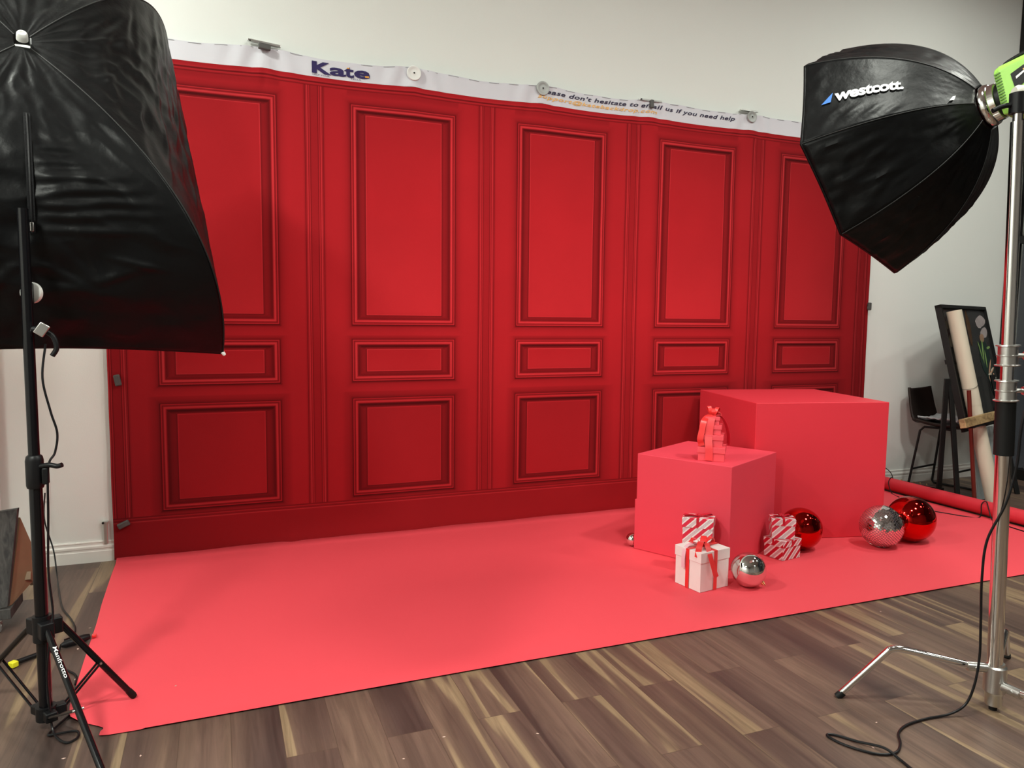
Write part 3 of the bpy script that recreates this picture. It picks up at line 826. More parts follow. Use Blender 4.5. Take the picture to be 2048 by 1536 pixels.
mb = MB()
mb.ribbon([C0+Vector((0, 0, .006)), C0+fl_*.045+off(ztop-.006)-rr_*.006, C0+fl_*.060+off(ztop-.045)-rr_*.012, C0+fl_*.068+off(ztop-.11)-rr_*.018, C0+fl_*.080+off(zb+.12)-rr_*.018, C0+fl_*.0875+off(zb+.085)-rr_*.014, C0+fl_*.0880+off(zb+.04)-rr_*.012, C0+fl_*.0880+off(zb+.004)-rr_*.012], rr_, .046, .0014)
mb.build('front_band', mat('light_red_satin_band', (.84, .060, .070), .4, var=.06, vscale=25), rt)['label'] = 'light red flat ribbon band down the front'
mb = MB()
mb.ribbon([C0+fl_*.01-rr_*.012+Vector((0, 0, .010)), C0+fl_*.035-rr_*.036+off(ztop-.004), C0+fl_*.058-rr_*.052+off(ztop-.03), C0+fl_*.072-rr_*.062+off(ztop-.09), C0+fl_*.080-rr_*.070+off(ztop-.14), C0+fl_*.078-rr_*.064+off(ztop-.165), C0+fl_*.080-rr_*.060+off(zb+.094)], rr_*.95+fl_*.3, .040, .0014)
mb.build('ribbon_tail', M['ribbon'], rt)
mb = MB()
mb.ribbon([C0-fl_*.01+rr_*.012+Vector((0, 0, .008)), C0+rr_*.050+off(ztop-.002), C0+rr_*.078-fl_*.005+off(ztop-.045), C0+rr_*.096-fl_*.01+off(ztop-.11), C0+rr_*.098-fl_*.01+off(ztop-.17), C0+rr_*.090-fl_*.01+off(zb+.10)], fl_*.8+rr_*.5, .040, .0014)
mb.build('ribbon_tail', M['ribbon_dark'], rt)
mb = MB()
for sd, hgt in ((-1, .062), (1, .056), (.1, .048)):
    o_ = rr_*.016*sd
    mb.ribbon([C0+Vector((0, 0, .006)), C0+o_*.8+fl_*.016+Vector((0, 0, hgt*.5)), C0+o_*1.6+fl_*.006+Vector((0, 0, hgt)), C0+o_*1.9-fl_*.012+Vector((0, 0, hgt*.8)), C0+o_-fl_*.012+Vector((0, 0, hgt*.3)), C0+Vector((0, 0, .008))], rr_*.9+fl_*.35*sd, .024, .0014)
mb.ribbon([C0+Vector((0, 0, .01)), C0+rr_*.022+Vector((0, 0, .022)), C0+rr_*.044+Vector((0, 0, .018)), C0+rr_*.052+Vector((0, 0, .002))], fl_+Vector((0, 0, .6)), .026, .0014)
mb.build('bow', M['ribbon'], rt)

# ------------------------------------------------------------------ softboxes
def bez(Hp, a, rad, D, kr, ka, t):
    c_ = rad*kr + a*D*ka; e = rad + a*D
    return Hp + c_*(2*t*(1-t)) + e*(t*t)
def make_softbox(name, label, H, yaw, tilt, rads, D, kr, ka, piping_r, wr_amp, dip, t0=.10, scal=.018, seed=0, nt_=60, ns_=40, cross=None):
    a = Vector((math.sin(yaw)*math.cos(tilt), math.cos(yaw)*math.cos(tilt), -math.sin(tilt)))
    r = Vector((math.cos(yaw), -math.sin(yaw), 0)); u = r.cross(a)
    H = Vector(H); t = thing(name, label, 'softbox', tuple(H))
    RD = [r*x+u*y for x, y in rads]; n = len(RD)
    def surf(k, t_, s):
        A = bez(H, a, RD[k], D, kr, ka, t_); B = bez(H, a, RD[(k+1) % n], D, kr, ka, t_)
        p = A*(1-s)+B*s
        mid = (RD[k]+RD[(k+1) % n])/2
        out = (mid.normalized()*.8 - a*.6).normalized()
        return p - out*dip*math.sin(math.pi*s)*math.sin(math.pi*min(1, t_))*1.0, out
    for k in range(n):
        mb = MB(); V = []
        for j in range(nt_+1):
            for i in range(ns_+1):
                s = i/ns_; t_ = t0+(1-t0)*j/nt_
                te = t_*(1-scal*math.sin(math.pi*s)*t_**6)
                p, out = surf(k, te, s)
                env = math.sin(math.pi*s)**.6*min(1, (t_-t0)*5)
                q = Vector((s*5.+k*13.1+seed, t_*3.2, seed))
                # long pulled creases across the panel plus small crumples
                w1 = mnoise.noise(Vector((s*1.4+k*7+seed, t_*15, 2.3)))
                w2 = mnoise.noise(Vector((s*9+k*5, t_*7+s*4, seed+4.)))
                w3 = 1-abs(mnoise.noise(Vector((s*6+t_*5, t_*9-s*6, seed+9.+k))))*2
                f1, f2, f3, ex = cross(k, s, t_)
                p = p + out*(wr_amp*env*(w1*f1+.55*w2*f2+.5*w3*f3)+ex)
                V.append(p)
        F = [(j*(ns_+1)+i, j*(ns_+1)+i+1, (j+1)*(ns_+1)+i+1, (j+1)*(ns_+1)+i) for j in range(nt_) for i in range(ns_)]
        mb.add(V, F)
        mb.build('fabric_panel', M['nylon'], t, smooth=True, solid=.002)
    for k in range(n):
        pts = [bez(H, a, RD[k], D, kr, ka, t0+(1-t0)*q/40)-a*.001 for q in range(41)]
        MB().tube(pts, piping_r, n=8, smooth=False).build('rib_seam', M['nylon_dark'], t)
    # front rim lip and diffuser
    mb = MB(); V = []
    for k in range(n):
        for i in range(ns_):
            s = i/ns_; te = 1-scal*math.sin(math.pi*s); p, out = surf(k, te, s)
            ctr = H+a*D; V.append((p, ctr))
    m_ = len(V); P = [v[0] for v in V]+[v[0]+a*.010 for v in V]
    mb.add(P, [(i, (i+1) % m_, m_+(i+1) % m_, m_+i) for i in range(m_)])
    mb.build('rim_lip', M['nylon'], t, smooth=True, solid=.002)
    mb = MB(); P = [v[1]+(v[0]-v[1])*.985+a*.012 for v in V]+[H+a*(D+.012)]
    mb.add(P, [(i, (i+1) % m_, m_) for i in range(m_)])
    mb.build('diffuser', M['diffuser'], t, smooth=True)
    return t, H, a, r, u, surf, RD

# --- left rectangular softbox
def fold(x, c, w_): return math.exp(-((x-c)/w_)**2)
def crossL(k, s, t_):
    ex = 0.
    if k == 3:
        # long folds pulled sideways from the zipper, and crumples lower down
        for (tc, sl, w_, am, s0, s1) in ((.365, -.05, .010, .008, .51, .78), (.41, -.07, .012, .012, .505, .84), (.455, -.08, .012, .015, .505, .90), (.50, -.09, .012, .016, .505, .94),
                                         (.54, -.09, .011, .015, .505, .95), (.575, -.09, .010, .012, .505, .93), (.615, -.06, .009, .010, .505, .90), (.33, -.03, .012, .006, .55, .72),
                                         (.44, .02, .012, .009, .10, .49), (.52, .02, .010, .010, .08, .49), (.58, .0, .010, .008, .1, .48)):
            e = max(0., min(1., (s-s0)/.05))*max(0., min(1., (s1-s)/.18))
            ex += .8*am*e*fold(t_+mnoise.noise(Vector((s*6, tc*9, 0)))*.008, tc+sl*abs(s-.5), w_*1.35)
        for (c0, c1, w_, am, an) in ((.60, .70, .014, .012, .9), (.56, .74, .012, .012, .5), (.66, .72, .012, .010, 1.3), (.72, .74, .012, .010, -.4), (.78, .70, .010, .009, .2), (.62, .79, .016, .010, .2), (.42, .76, .014, .010, -.8), (.36, .72, .012, .010, -.3)):
            u_ = (s-c0)*math.cos(an)+(t_-c1)*math.sin(an); v_ = -(s-c0)*math.sin(an)+(t_-c1)*math.cos(an)
            ex += am*fold(v_, 0, w_)*fold(u_, 0, .07)
        return .5, .8, .9, ex
    if k == 0:
        # creases running down the side panel from the upper rib
        for (sc, sl, w_, am) in ((.30, .1, .012, .006), (.42, .12, .010, .008), (.52, .06, .012, .009), (.60, .0, .010, .008), (.68, -.04, .012, .009), (.76, -.05, .010, .007), (.84, -.04, .010, .006)):
            ex += am*fold(t_+mnoise.noise(Vector((s*4, sc*9, 2)))*.03, sc+.1+sl*(s-.5), w_*1.6)*math.sin(math.pi*min(1, max(0, s)))**.7
        for (c0, c1, w_, am, an) in ((.75, .30, .02, .012, .6), (.65, .24, .018, .010, 1.2), (.85, .38, .02, .010, .2), (.50, .30, .02, .008, .8), (.35, .25, .015, .010, .5)):
            u_ = (s-c0)*math.cos(an)+(t_-c1)*math.sin(an); v_ = -(s-c0)*math.sin(an)+(t_-c1)*math.cos(an)
            ex += am*fold(v_, 0, w_)*fold(u_, 0, .12)
        return .6, .8, .8, ex
    return .8, .8, .7, 0.
hw, hh = .698, .953
tL, H, a, r, u, surfL, RDL = make_softbox('softbox', 'large black rectangular softbox with white hub knob, filling the upper left', (-.687, -1.683, 2.564), -.204, .679,
    [(hw, -hh), (hw, hh), (-hw, hh), (-hw, -hh)], .728, .918, -.15, .003, .024, .03, t0=.02, scal=.030, seed=1.7, nt_=170, ns_=80, cross=crossL)
MB().lathe(H-a*.012, -a, [(0, .020), (.016, .0195), (.026, .0185), (.031, .015), (.032, .009), (.028, .007)], 28).build('hub_knob', M['white_plastic'], tL)['label'] = 'round white knob'
# zipper down the lower back panel
def on_low(s, t_, lift=.006):
    p, out = surfL(3, t_, s); return p+out*lift
zp = [on_low(.5, q, .012) for q in np.linspace(.26, .62, 24)]
MB().ribbon(zp, r, .022, .004, smooth=False).build('zipper_tape', mat('black_zipper_tape', (.006, .006, .007), .7, bump=.2, bscale=150, spec=.2), tL)
MB().tube([on_low(.5, q, .018) for q in np.linspace(.26, .62, 24)], .0035, n=8, smooth=False).build('zipper_teeth', M['black_plastic'], tL)
MB().box(on_low(.5, .60, .03), (.012, .01, .032)).build('zipper_pull', M['satin'], tL, bevel=.002)
for k_, rd in enumerate(RDL):
    e = H+rd+a*.728; d = (rd.normalized()+a*.4).normalized()
    MB().lathe(e-d*.004, d, [(0, .008), (.012, .008), (.018, .005)], 14).build('rib_tip', M['white_plastic'], tL)

# --- right octagonal softbox
x8 = dict(H=(2.821, -3.027, 2.385), yaw=-.240, tilt=.262, R=.526, D=.495, kr=.698, ka=.103, th=2.374)
rads8 = [(x8['R']*math.cos(x8['th']+k*math.pi/4), x8['R']*math.sin(x8['th']+k*math.pi/4)) for k in range(8)]
def cross8(k, s, t_):
    e = max(0, (t_-.62)/.38); ex = 0.
    if k == 0: # crumples gathered at the outer edge of the lettered panel
        for (c0, c1, w_, am, an) in ((.15, .95, .02, .006, .3), (.32, .94, .02, .006, .1), (.45, .96, .018, .005, -.2), (.80, .80, .02, .007, .5), (.84, .70, .02, .007, .55), (.76, .88, .02, .008, .6), (.90, .92, .018, .006, .3), (.88, .60, .02, .005, .5)):
            u_ = (s-c0)*math.cos(an)+(t_-c1)*math.sin(an); v_ = -(s-c0)*math.sin(an)+(t_-c1)*math.cos(an)
            ex += am*fold(v_, 0, w_)*fold(u_, 0, .09)
        return .12, .14+1.0*max(0, e-.6), .14+.8*max(0, e-.6), ex
    for q in range(7):
        c0 = .12+.13*q; c1 = .80+.12*math.sin(q*2.3+k); an = .35*math.sin(q*1.7+k*2)
        u_ = (s-c0)*math.cos(an+1.2)+(t_-c1)*math.sin(an+1.2); v_ = -(s-c0)*math.sin(an+1.2)+(t_-c1)*math.cos(an+1.2)
        ex += .006*fold(v_, 0, .022)*fold(u_, 0, .10)
    return .3+.4*e, .4+.9*e, .5+.8*e, ex
tR, H8, a8, r8, u8, surf8, RD8 = make_softbox('softbox', 'black octagonal softbox with white lettering on the chrome light stand', x8['H'], x8['yaw'], x8['tilt'], rads8, x8['D'], x8['kr'], x8['ka'], .0022, .011, .004, t0=.13, scal=.005, seed=5.2, nt_=50, ns_=26, cross=cross8)
def on8(tb, sb, te, se, tt, st):
    """bilinear text frame on panel 0: baseline start (tb,sb), baseline end (te,se), top of start (tt,st)"""
    def fn(uu, ww):
        t_ = tb+(te-tb)*uu+(tt-tb)*ww; s = sb+(se-sb)*uu+(st-sb)*ww*(1+.12*uu)
        p, out = surf8(0, t_, s); return p+out*.008
    return fn
put_text('brand_lettering', 'westcott.', on8(.868, .590, .548, .560, .868, .440), M['white_print'], tR, offset=.035, space=.94)
def pt8(t_, s): p, out = surf8(0, t_, s); return p+out*.008
MB().add([pt8(.925, .60), pt8(.900, .595), pt8(.884, .592), pt8(.876, .47), pt8(.895, .52)], [(0, 1, 2, 3, 4)]).build('brand_sail', M['blue_print'], tR, smooth=False)
MB().add([pt8(.305, .90), pt8(.275, .88), pt8(.265, .74), pt8(.282, .76)], [(0, 1, 2, 3)]).build('small_tag', M['white_print'], tR, smooth=False)
def seg(a_, b_):
    return None
# speed ring and strobe head
sh = thing('strobe_head', 'lime green studio strobe head fixed behind the octagonal softbox', 'strobe', tuple(H8))
back = -a8
MB().lathe(H8+a8*.022, back, [(0, .074), (.006, .082), (.018, .084), (.030, .080), (.034, .074), (.055, .072), (.060, .064)], 40).build('speed_ring', M['chrome'], sh)['label'] = 'polished silver speed ring'
MB().lathe(H8-a8*.030, back, [(0, .066), (.05, .066)], 32).build('collar', M['black_plastic'], sh)
# housing: chamfered block along the axis
Rm = Matrix((r8, back, u8)).transposed()
hc = H8+back*.055
prof = [(-.085, -.070), (-.078, -.088), (.050, -.088), (.080, -.062), (.080, .080), (.060, .104), (-.070, .104), (-.085, .085)]
mb = MB()
secs = [(0.0, .94), (.02, 1.0), (.30, 1.0), (.33, .92)]
V = []
for dd, sc in secs:
    for px_, pz_ in prof: V.append(hc+back*dd+r8*px_*sc+u8*pz_*sc)
n_ = len(prof); F = [tuple(range(n_-1, -1, -1)), tuple((len(secs)-1)*n_+k for k in range(n_))]
for j in range(len(secs)-1):
    for k in range(n_): F.append((j*n_+k, j*n_+(k+1) % n_, (j+1)*n_+(k+1) % n_, (j+1)*n_+k))
mb.add(V, F); mb.build('housing', M['green'], sh, smooth=False, bevel=.004, bseg=3)
mb = MB()
for q in range(13):
    cc = hc+back*.014-r8*.0855+u8*(-.062+q*.0112)
    mb.box(cc, (.004, .022, .0045), Rm)
mb.build('vent_fins', mat('dark_green_plastic', lin((88, 130, 50)), .5), sh, smooth=False)
sx = -r8
def side(y_, z_, lift=.0015): return hc+back*y_-r8*(.0855+lift)+u8*z_
MB().add([side(.055, .050), side(.060, -.018), side(.105, .005), side(.165, .052), side(.10, .062)], [(0, 1, 2, 3, 4)]).build('side_label', M['black_plastic'], sh, smooth=False)
MB().add([side(.070, .022, .003), side(.135, .050, .003), side(.140, .056, .003), side(.070, .032, .003)], [(0, 1, 2, 3)]).build('label_stripe', M['white_print'], sh, smooth=False)
MB().add([side(.100, .040, .004), side(.140, .055, .004), side(.138, .060, .004), side(.096, .047, .004)], [(0, 1, 2, 3)]).build('label_stripe', M['yellow_print'], sh, smooth=False)
MB().tube([hc+back*.02+u8*.102, hc+back*.02+u8*.128, hc+back*.10+u8*.135, hc+back*.11+u8*.10], .008, n=10).build('release_lever', M['black_plastic'], sh)

# ------------------------------------------------------------------ chrome light stand (right)
cs = thing('light_stand', 'chrome turtle base light stand holding the octagonal softbox', 'light stand', (2.820, -3.2, 0))
PB, PT = Vector((2.820, -3.2, .012)), Vector((2.724, -3.2, 2.37))
def pole(z_): return PB+(PT-PB)*((z_-PB.z)/(PT.z-PB.z))
MB().cyl(pole(.15), pole(1.03), .0275, n=32).build('lower_column', M['chrome'], cs)
MB().cyl(pole(1.03), pole(1.235), .0345, n=32).build('grip_sleeve', M['rubber'], cs)['label'] = 'black foam sleeve'
MB().cyl(pole(1.235), pole(2.27), .0225, n=32).build('middle_column', M['chrome'], cs)
MB().cyl(pole(2.27), pole(2.345), .0165, n=28).build('top_stud', M['chrome'], cs)
for (z0_, z1_) in ((1.238, 1.318), (1.372, 1.452)):
    zm = (z0_+z1_)/2
    MB().lathe(pole(z0_), PT-PB, [(0, .042), (.004, .043), (.007, .035), (.036, .034), (.038, .038), (.041, .038), (.043, .033), (.073, .033), (.076, .041), (.080, .040)], 32).build('collar', M['satin'], cs)
    MB().lathe(pole(zm), (.93, -.37, 0), [(.03, .008), (.062, .008), (.064, .016), (.072, .018), (.078, .015)], 16).build('lock_knob', M['satin'], cs)
# head bracket
bz = pole(2.345)
MB().cyl(pole(2.30), pole(2.372), .030, n=24).build('bracket_socket', M['black_plastic'], cs)
MB().lathe(pole(2.372)+Vector((-.012, .01, .002)), (.93, -.37, 0), [(0, .020), (.01, .027), (.05, .027), (.06, .020)], 24).build('bracket_knuckle', mat('cream_metal_knuckle', (.68, .66, .58), .35), cs)
MB().tube([pole(2.33), pole(2.335)+Vector((-.05, .02, -.01)), pole(2.32)+Vector((-.085, .035, -.012))], .009, n=10).build('bracket_handle', M['black_plastic'], cs)
# base hub
MB().lathe(Vector((2.820, -3.2, .018)), (0, 0, 1), [(0, .020), (.004, .030), (.05, .032), (.06, .040), (.16, .040), (.166, .032), (.175, .031)], 32).build('base_casting', M['satin'], cs)
MB().cyl((2.820, -3.2, 0.0), (2.820, -3.2, .02), .015, n=16).build('base_plug', M['rubber'], cs)
for k, ang in enumerate((150, 30, -90)):
    d = Vector((math.cos(math.radians(ang)), math.sin(math.radians(ang)), 0)); B = Vector((2.820, -3.2, 0))
    zl = .172-.030*k
    pts = [B+d*.085+Vector((0, 0, zl)), B+d*.18+Vector((0, 0, zl+.018)), B+d*.31+Vector((0, 0, zl+.042)), B+d*.365+Vector((0, 0, zl+.050)), B+d*.395+Vector((0, 0, zl+.044)), B+d*.418+Vector((0, 0, zl+.022)), B+d*.575+Vector((0, 0, .018))]
    lg = MB().tube(pts, .0135, n=16, sub=5).build('leg', M['chrome'], cs)
    MB().cyl(B+d*.568+Vector((0, 0, .022)), B+d*.59+Vector((0, 0, .0)), .0155, .0150, n=16).build('foot_cap', M['rubber'], lg)
    MB().cyl(B+d*.028+Vector((0, 0, zl-.002)), B+d*.105+Vector((0, 0, zl)), .019, n=16).build('leg_socket', M['satin'], lg)
    e = Vector((-d.y, d.x, 0))
    MB().cyl(B+d*.075+e*.024+Vector((0, 0, zl)), B+d*.075-e*.024+Vector((0, 0, zl)), .008, n=12).build('leg_bolt', M['satin'], lg)

# ------------------------------------------------------------------ black light stand (left)
LX, LY = -.640, -2.04
ls = thing('light_stand', 'black tripod light stand carrying the large rectangular softbox', 'light stand', (LX, LY, 0))
def L3(z_, dx=0, dy=0): return Vector((LX+dx, LY+dy, z_))
MB().cyl(L3(.035), L3(.95), .0215, n=32).build('lower_tube', M['black_metal'], ls)
MB().cyl(L3(.95), L3(1.44), .0185, n=32).build('middle_tube', M['black_metal'], ls)
MB().cyl(L3(1.44), L3(1.895), .0178, n=32).build('upper_tube', M['black_metal'], ls)
col1 = MB().lathe(L3(.905), (0, 0, 1), [(0, .026), (.01, .029), (.10, .029), (.115, .026), (.12, .021)], 28).build('clamp_collar', M['black_plastic'], ls)
MB().tube([L3(.985, .02, -.015), L3(.99, .05, -.025), L3(.985, .075, -.03), L3(.99, .092, -.036)], [.012, .012, .010, .009]+[.008]*20 if False else .009, n=10).build('clamp_lever', M['black_plastic'], col1)
MB().box(L3(.95, .036, -.015), (.02, .03, .06)).build('clamp_ear', M['black_plastic'], col1, bevel=.004)
feet = [Vector((-.362, -1.923, .0)), Vector((-.371, -2.560, .0)), Vector((-.975, -1.660, 0))]
top_c = MB().cyl(L3(.335), L3(.43), .031, n=24)
uc = top_c.build('upper_hub', M['black_plastic'], ls)
lc = MB().cyl(L3(.035), L3(.085), .034, n=24).build('lower_hub', M['black_plastic'], ls)
for f in feet:
    d = (f-Vector((LX, LY, 0))); L_ = d.length; d.normalize(); e = Vector((-d.y, d.x, 0))
    Rr = Matrix((d, e, Vector((0, 0, 1)))).transposed()
    MB().box(L3(.385)+d*.038, (.05, .045, .06), Rr).build('hub_lug', M['black_plastic'], uc, bevel=.004)
    MB().box(L3(.062)+d*.040, (.05, .04, .035), Rr).build('hub_lug', M['black_plastic'], lc, bevel=.004)
    a_ = L3(.385)+d*.058; b_ = f+Vector((0, 0, .013))
    lg = MB().cyl(a_, b_, .0115, n=16).build('leg', M['black_metal'], ls)
    MB().lathe(b_-(b_-a_).normalized()*.035, (b_-a_), [(0, .0125), (.03, .0135), (.040, .011), (.044, .004)], 16).build('foot_cap', M['rubber'], lg)
    for s_ in (-1, 1):
        MB().cyl(L3(.062)+d*.055+e*.012*s_, a_+(b_-a_)*.52+e*.012*s_, .0048, n=8).build('brace', M['black_metal'], lg)
    mb = MB()
    for pt in (L3(.375)+d*.058, L3(.062)+d*.055, a_+(b_-a_)*.52): mb.cyl(pt+e*.0175, pt-e*.0175, .0045, n=10)
    mb.build('rivet', M['satin'], lg)
# white maker lettering on the front leg
f = feet[1]; d = (f-Vector((LX, LY, 0))).normalized(); e = Vector((-d.y, d.x, 0)); a_ = L3(.385)+d*.058; b_ = f+Vector((0, 0, .013)); al = (b_-a_).normalized()
nrm = al.cross(e).normalized()
if nrm.z < 0: nrm = -nrm
def legtxt(uu, ww):
    q = a_+al*(.075+.135*uu); ph = (ww-.5)*1.1
    return q+(nrm*math.cos(ph)-e*math.sin(ph)*-1)*.0122
put_text('maker_lettering', 'Manfrotto', legtxt, M['white_print'], ls, offset=.01)
# tilt bracket
tb = MB().box(L3(1.60, 0, .024), (.030, .04, .08)).build('tilt_bracket', M['black_plastic'], ls, bevel=.006)
mbd = MB(); mbd.lathe(L3(1.605, 0, .045), (.369, .925, 0), [(0, .026), (.004, .037), (.018, .038), (.022, .033)], 36)
mbd.build('bracket_disc', M['white_plastic'], tb)['label'] = 'white round bracket cover'
MB().cyl(L3(1.475, .0, 0), L3(1.475, .05, -.01), .012, n=14).build('lock_shaft', M['black_plastic'], tb)
MB().box(L3(1.475, .045, -.02), (.035, .012, .045), Matrix.Rotation(.6, 3, 'Y')).build('lock_plate', M['satin'], tb, bevel=.003)
MB().tube([L3(1.47, .05, 0), L3(1.45, .075, 0), L3(1.41, .085, 0), L3(1.38, .07, 0)], .009, n=10).build('lock_handle', M['black_plastic'], tb)
MB().cyl(L3(1.60, 0, .03), H+a*.30, .006, n=10).build('arm_rod', M['black_metal'], tb)

# ------------------------------------------------------------------ cables
def cable(name, label, pts, rad, cat='cable', sub=8, par=None):
    o = MB().tube(pts, rad, n=8, sub=sub).build(name, M['cable'], par)
    if par is None: tag(o, label, cat)
    return o
cable('power_cable', 'black power cable hanging down the chrome stand and looping on the floor', [
    (2.84, -3.24, 2.33), (2.95, -3.28, 2.12), (3.02, -3.30, 1.72), (2.905, -3.262, 1.50), (2.832, -3.262, 1.34), (2.790, -3.254, 1.15), (2.787, -3.248, 1.00), (2.76, -3.235, .85), (2.72, -3.20, .70),
    (2.705, -3.20, .55), (2.715, -3.20, .38), (2.715, -3.205, .24), (2.690, -3.21, .13), (2.66, -3.20, .05), (2.60, -3.18, .012), (2.50, -3.165, .006), (2.39, -3.17, .006), (2.31, -3.20, .006),
    (2.255, -3.255, .006), (2.19, -3.29, .006), (2.12, -3.27, .006), (2.06, -3.19, .006), (2.045, -3.12, .006), (2.075, -3.125, .006), (2.12, -3.19, .007), (2.165, -3.265, .015), (2.17, -3.33, .006), (2.16, -3.42, .006), (2.18, -3.6, .006)], .0048)
cable('power_cable', 'black cable running down the left tripod stand to a loop at its foot', [
    (-.60, -1.98, 1.42), (-.607, -2.02, 1.30), (-.585, -2.03, 1.18), (-.567, -2.03, 1.10), (-.575, -2.04, 1.03), (-.594, -2.062, .98), (-.600, -2.066, .80), (-.607, -2.066, .60), (-.598, -2.072, .45), (-.606, -2.092, .36),
    (-.622, -2.088, .22), (-.618, -2.085, .08), (-.610, -2.10, .02), (-.585, -2.15, .006), (-.548, -2.19, .006), (-.52, -2.16, .006), (-.535, -2.115, .006), (-.60, -2.12, .010), (-.622, -2.10, .006), (-.575, -1.98, .006), (-.560, -1.93, .006)], .0042)
tcab = thing('power_adapter', 'black cable with in-line power adapter on the floor by the paper corner', 'adapter', (-.64, -1.27, 0))
cable('cord', '', [(-1.0, -.03, .46), (-1.005, -.05, .30), (-.96, -.08, .12), (-.93, -.18, .006), (-.86, -.52, .005), (-.80, -.78, .005), (-.735, -.955, .005), (-.695, -1.09, .005), (-.690, -1.19, .006), (-.715, -1.24, .012)], .0042, par=tcab)
cable('cord', '', [(-.72, -1.30, .012), (-.715, -1.38, .005), (-.68, -1.52, .005), (-.61, -1.63, .005), (-.597, -1.72, .005)], .0042, par=tcab)
MB().lathe((-.715, -1.325, .020), (.115, .075, .0), [(0, .008), (.02, .017), (.10, .019), (.125, .012)], 20).build('adapter_body', M['black_plastic'], tcab)
MB().box((-.592, -1.245, .016), (.02, .02, .014)).build('red_band', M['ribbon'], tcab, bevel=.003)
t = thing('cable_plug', 'black cable connector with a bright yellow end lying on the floor', 'plug', (-.84, -1.42, 0))
MB().tube([(-.74, -1.34, .014), (-.79, -1.37, .014), (-.86, -1.43, .016)], [.010]*2+[.010]*11 if False else .011, n=12).build('plug_body', M['black_plastic'], t)
MB().box((-.872, -1.452, .017), (.028, .030, .024), rz(.85)).build('plug_end', M['yellow'], t, bevel=.003)['label'] = 'bright yellow connector end'
cable('power_cable', 'thin black cable from the wall over the red paper roll', [(5.30, -.05, .45), (5.52, -.06, .30), (5.73, -.12, .17), (5.74, -.17, .10), (5.66, -.22, .125), (5.585, -.26, .09), (5.56, -.32, .010), (5.50, -.45, .008)], .0038)
cable('power_cable', 'thin black cable wandering over the red paper beside the paper roll', [
    (5.50, -.52, .008), (5.47, -.66, .008), (5.455, -.74, .008), (5.36, -.80, .008), (5.345, -.87, .008), (5.40, -1.00, .008), (5.45, -1.10, .008), (5.54, -1.16, .008), (5.595, -1.13, .10), (5.62, -1.15, .122), (5.585, -1.20, .07), (5.55, -1.26, .008), (5.50, -1.40, .008), (5.47, -1.60, .008), (5.46, -1.80, .008)], .0040)
t = thing('power_strip', 'black power strip with small gold contacts on the floor behind the paper roll', 'power strip', (5.98, -.28, 0))
MB().box((5.98, -.28, .024), (.06, .36, .048), rz(.25)).build('strip_body', M['black_plastic'], t, smooth=False, bevel=.005)
MB().tube([(5.91, -.10, .052), (5.93, -.24, .054), (5.98, -.42, .052)], .003, n=8).build('strip_edge', M['satin'], t)
mb = MB()
for k in range(5): mb.box((5.93+k*.015, -.10-k*.055, .055), (.02, .012, .012), rz(.6))
mb.build('contact', M['gold'], t, smooth=False, bevel=.002)

# ------------------------------------------------------------------ bar stool
SXY = Vector((6.155, -.365, 0)); sa = math.radians(12)
wdv = Vector((math.cos(sa), math.sin(sa), 0)); fwd = Vector((math.sin(sa), -math.cos(sa), 0))
def make_stool(S, label, group, seat=True):
    st = thing('bar_stool', label, 'bar stool', tuple(S), group)
    Z = Vector((0, 0, 1))
    def P(w_, f_, z_): return S+wdv*w_+fwd*f_+Z*z_
    # moulded bucket: seat curving up into the backrest
    def shell(uu, vv):
        # vv 0 = front edge of seat, 1 = top of backrest
        if vv < .55:
            q = vv/.55; f_ = .20-.40*q; z_ = .600-.012*math.sin(math.pi*q)+.02*q*q
        else:
            q = (vv-.55)/.45; f_ = -.20-.075*math.sin(q*math.pi/2)-.03*q; z_ = .620+.30*q
            if q < .25: f_ += .0; z_ -= .012*(1-q/.25)
        wd_ = .215*(1-.12*max(0, (vv-.6)/.4)) if vv > .1 else .19+.25*vv
        w_ = (uu-.5)*2*wd_; lift = .035*(abs(uu-.5)*2)**3*(1 if vv < .6 else .4)
        fcurve = .035*((uu-.5)*2)**2*(1 if vv > .55 else 0)*min(1, max(0, (vv-.55)/.3))
        return P(w_, f_+fcurve, z_+lift)
    MB().grid(shell, 20, 36).build('bucket_seat', M['leather'], st, smooth=True, solid=.022)
    for sd in (-1, 1):
        path = [P(.17*sd, .12, .585), P(.185*sd, .15, .55), P(.215*sd, .215, .03), P(.216*sd, .20, .010), P(.216*sd, 0, .010), P(.216*sd, -.20, .010), P(.215*sd, -.215, .03), P(.185*sd, -.15, .55), P(.17*sd, -.12, .585), P(.17*sd, 0, .588), P(.17*sd, .12, .585)]
        MB().tube(path, .0105, n=10, sub=5, smooth=False).build('leg', M['black_frame'], st)
    MB().cyl(P(-.203, .19, .22), P(.203, .19, .22), .009, n=10).build('footrest', M['black_frame'], st)
    MB().cyl(P(-.203, -.19, .19), P(.203, -.19, .19), .009, n=10).build('stretcher', M['black_frame'], st)
    return st, P
st, Pst = make_stool(SXY, 'dark brown leather bar stool with black legs by the bare wall', None)
def cloth_s(uu, vv):
    w_ = (uu-.5)*.34; f_ = -.19+.37*vv
    return Pst(w_, f_, .648+.030*mnoise.noise(Vector((uu*5, vv*4, 1)))+.014*mnoise.noise(Vector((uu*3-vv*9, vv*2, 4)))+.03*(abs(uu-.5)*2)**3)
gc = MB().grid(cloth_s, 30, 26).build('folded_cloth', M['grey_cloth'], None, smooth=True, solid=.010)
tag(gc, 'crumpled grey cloth lying on the seat of the brown bar stool', 'cloth')

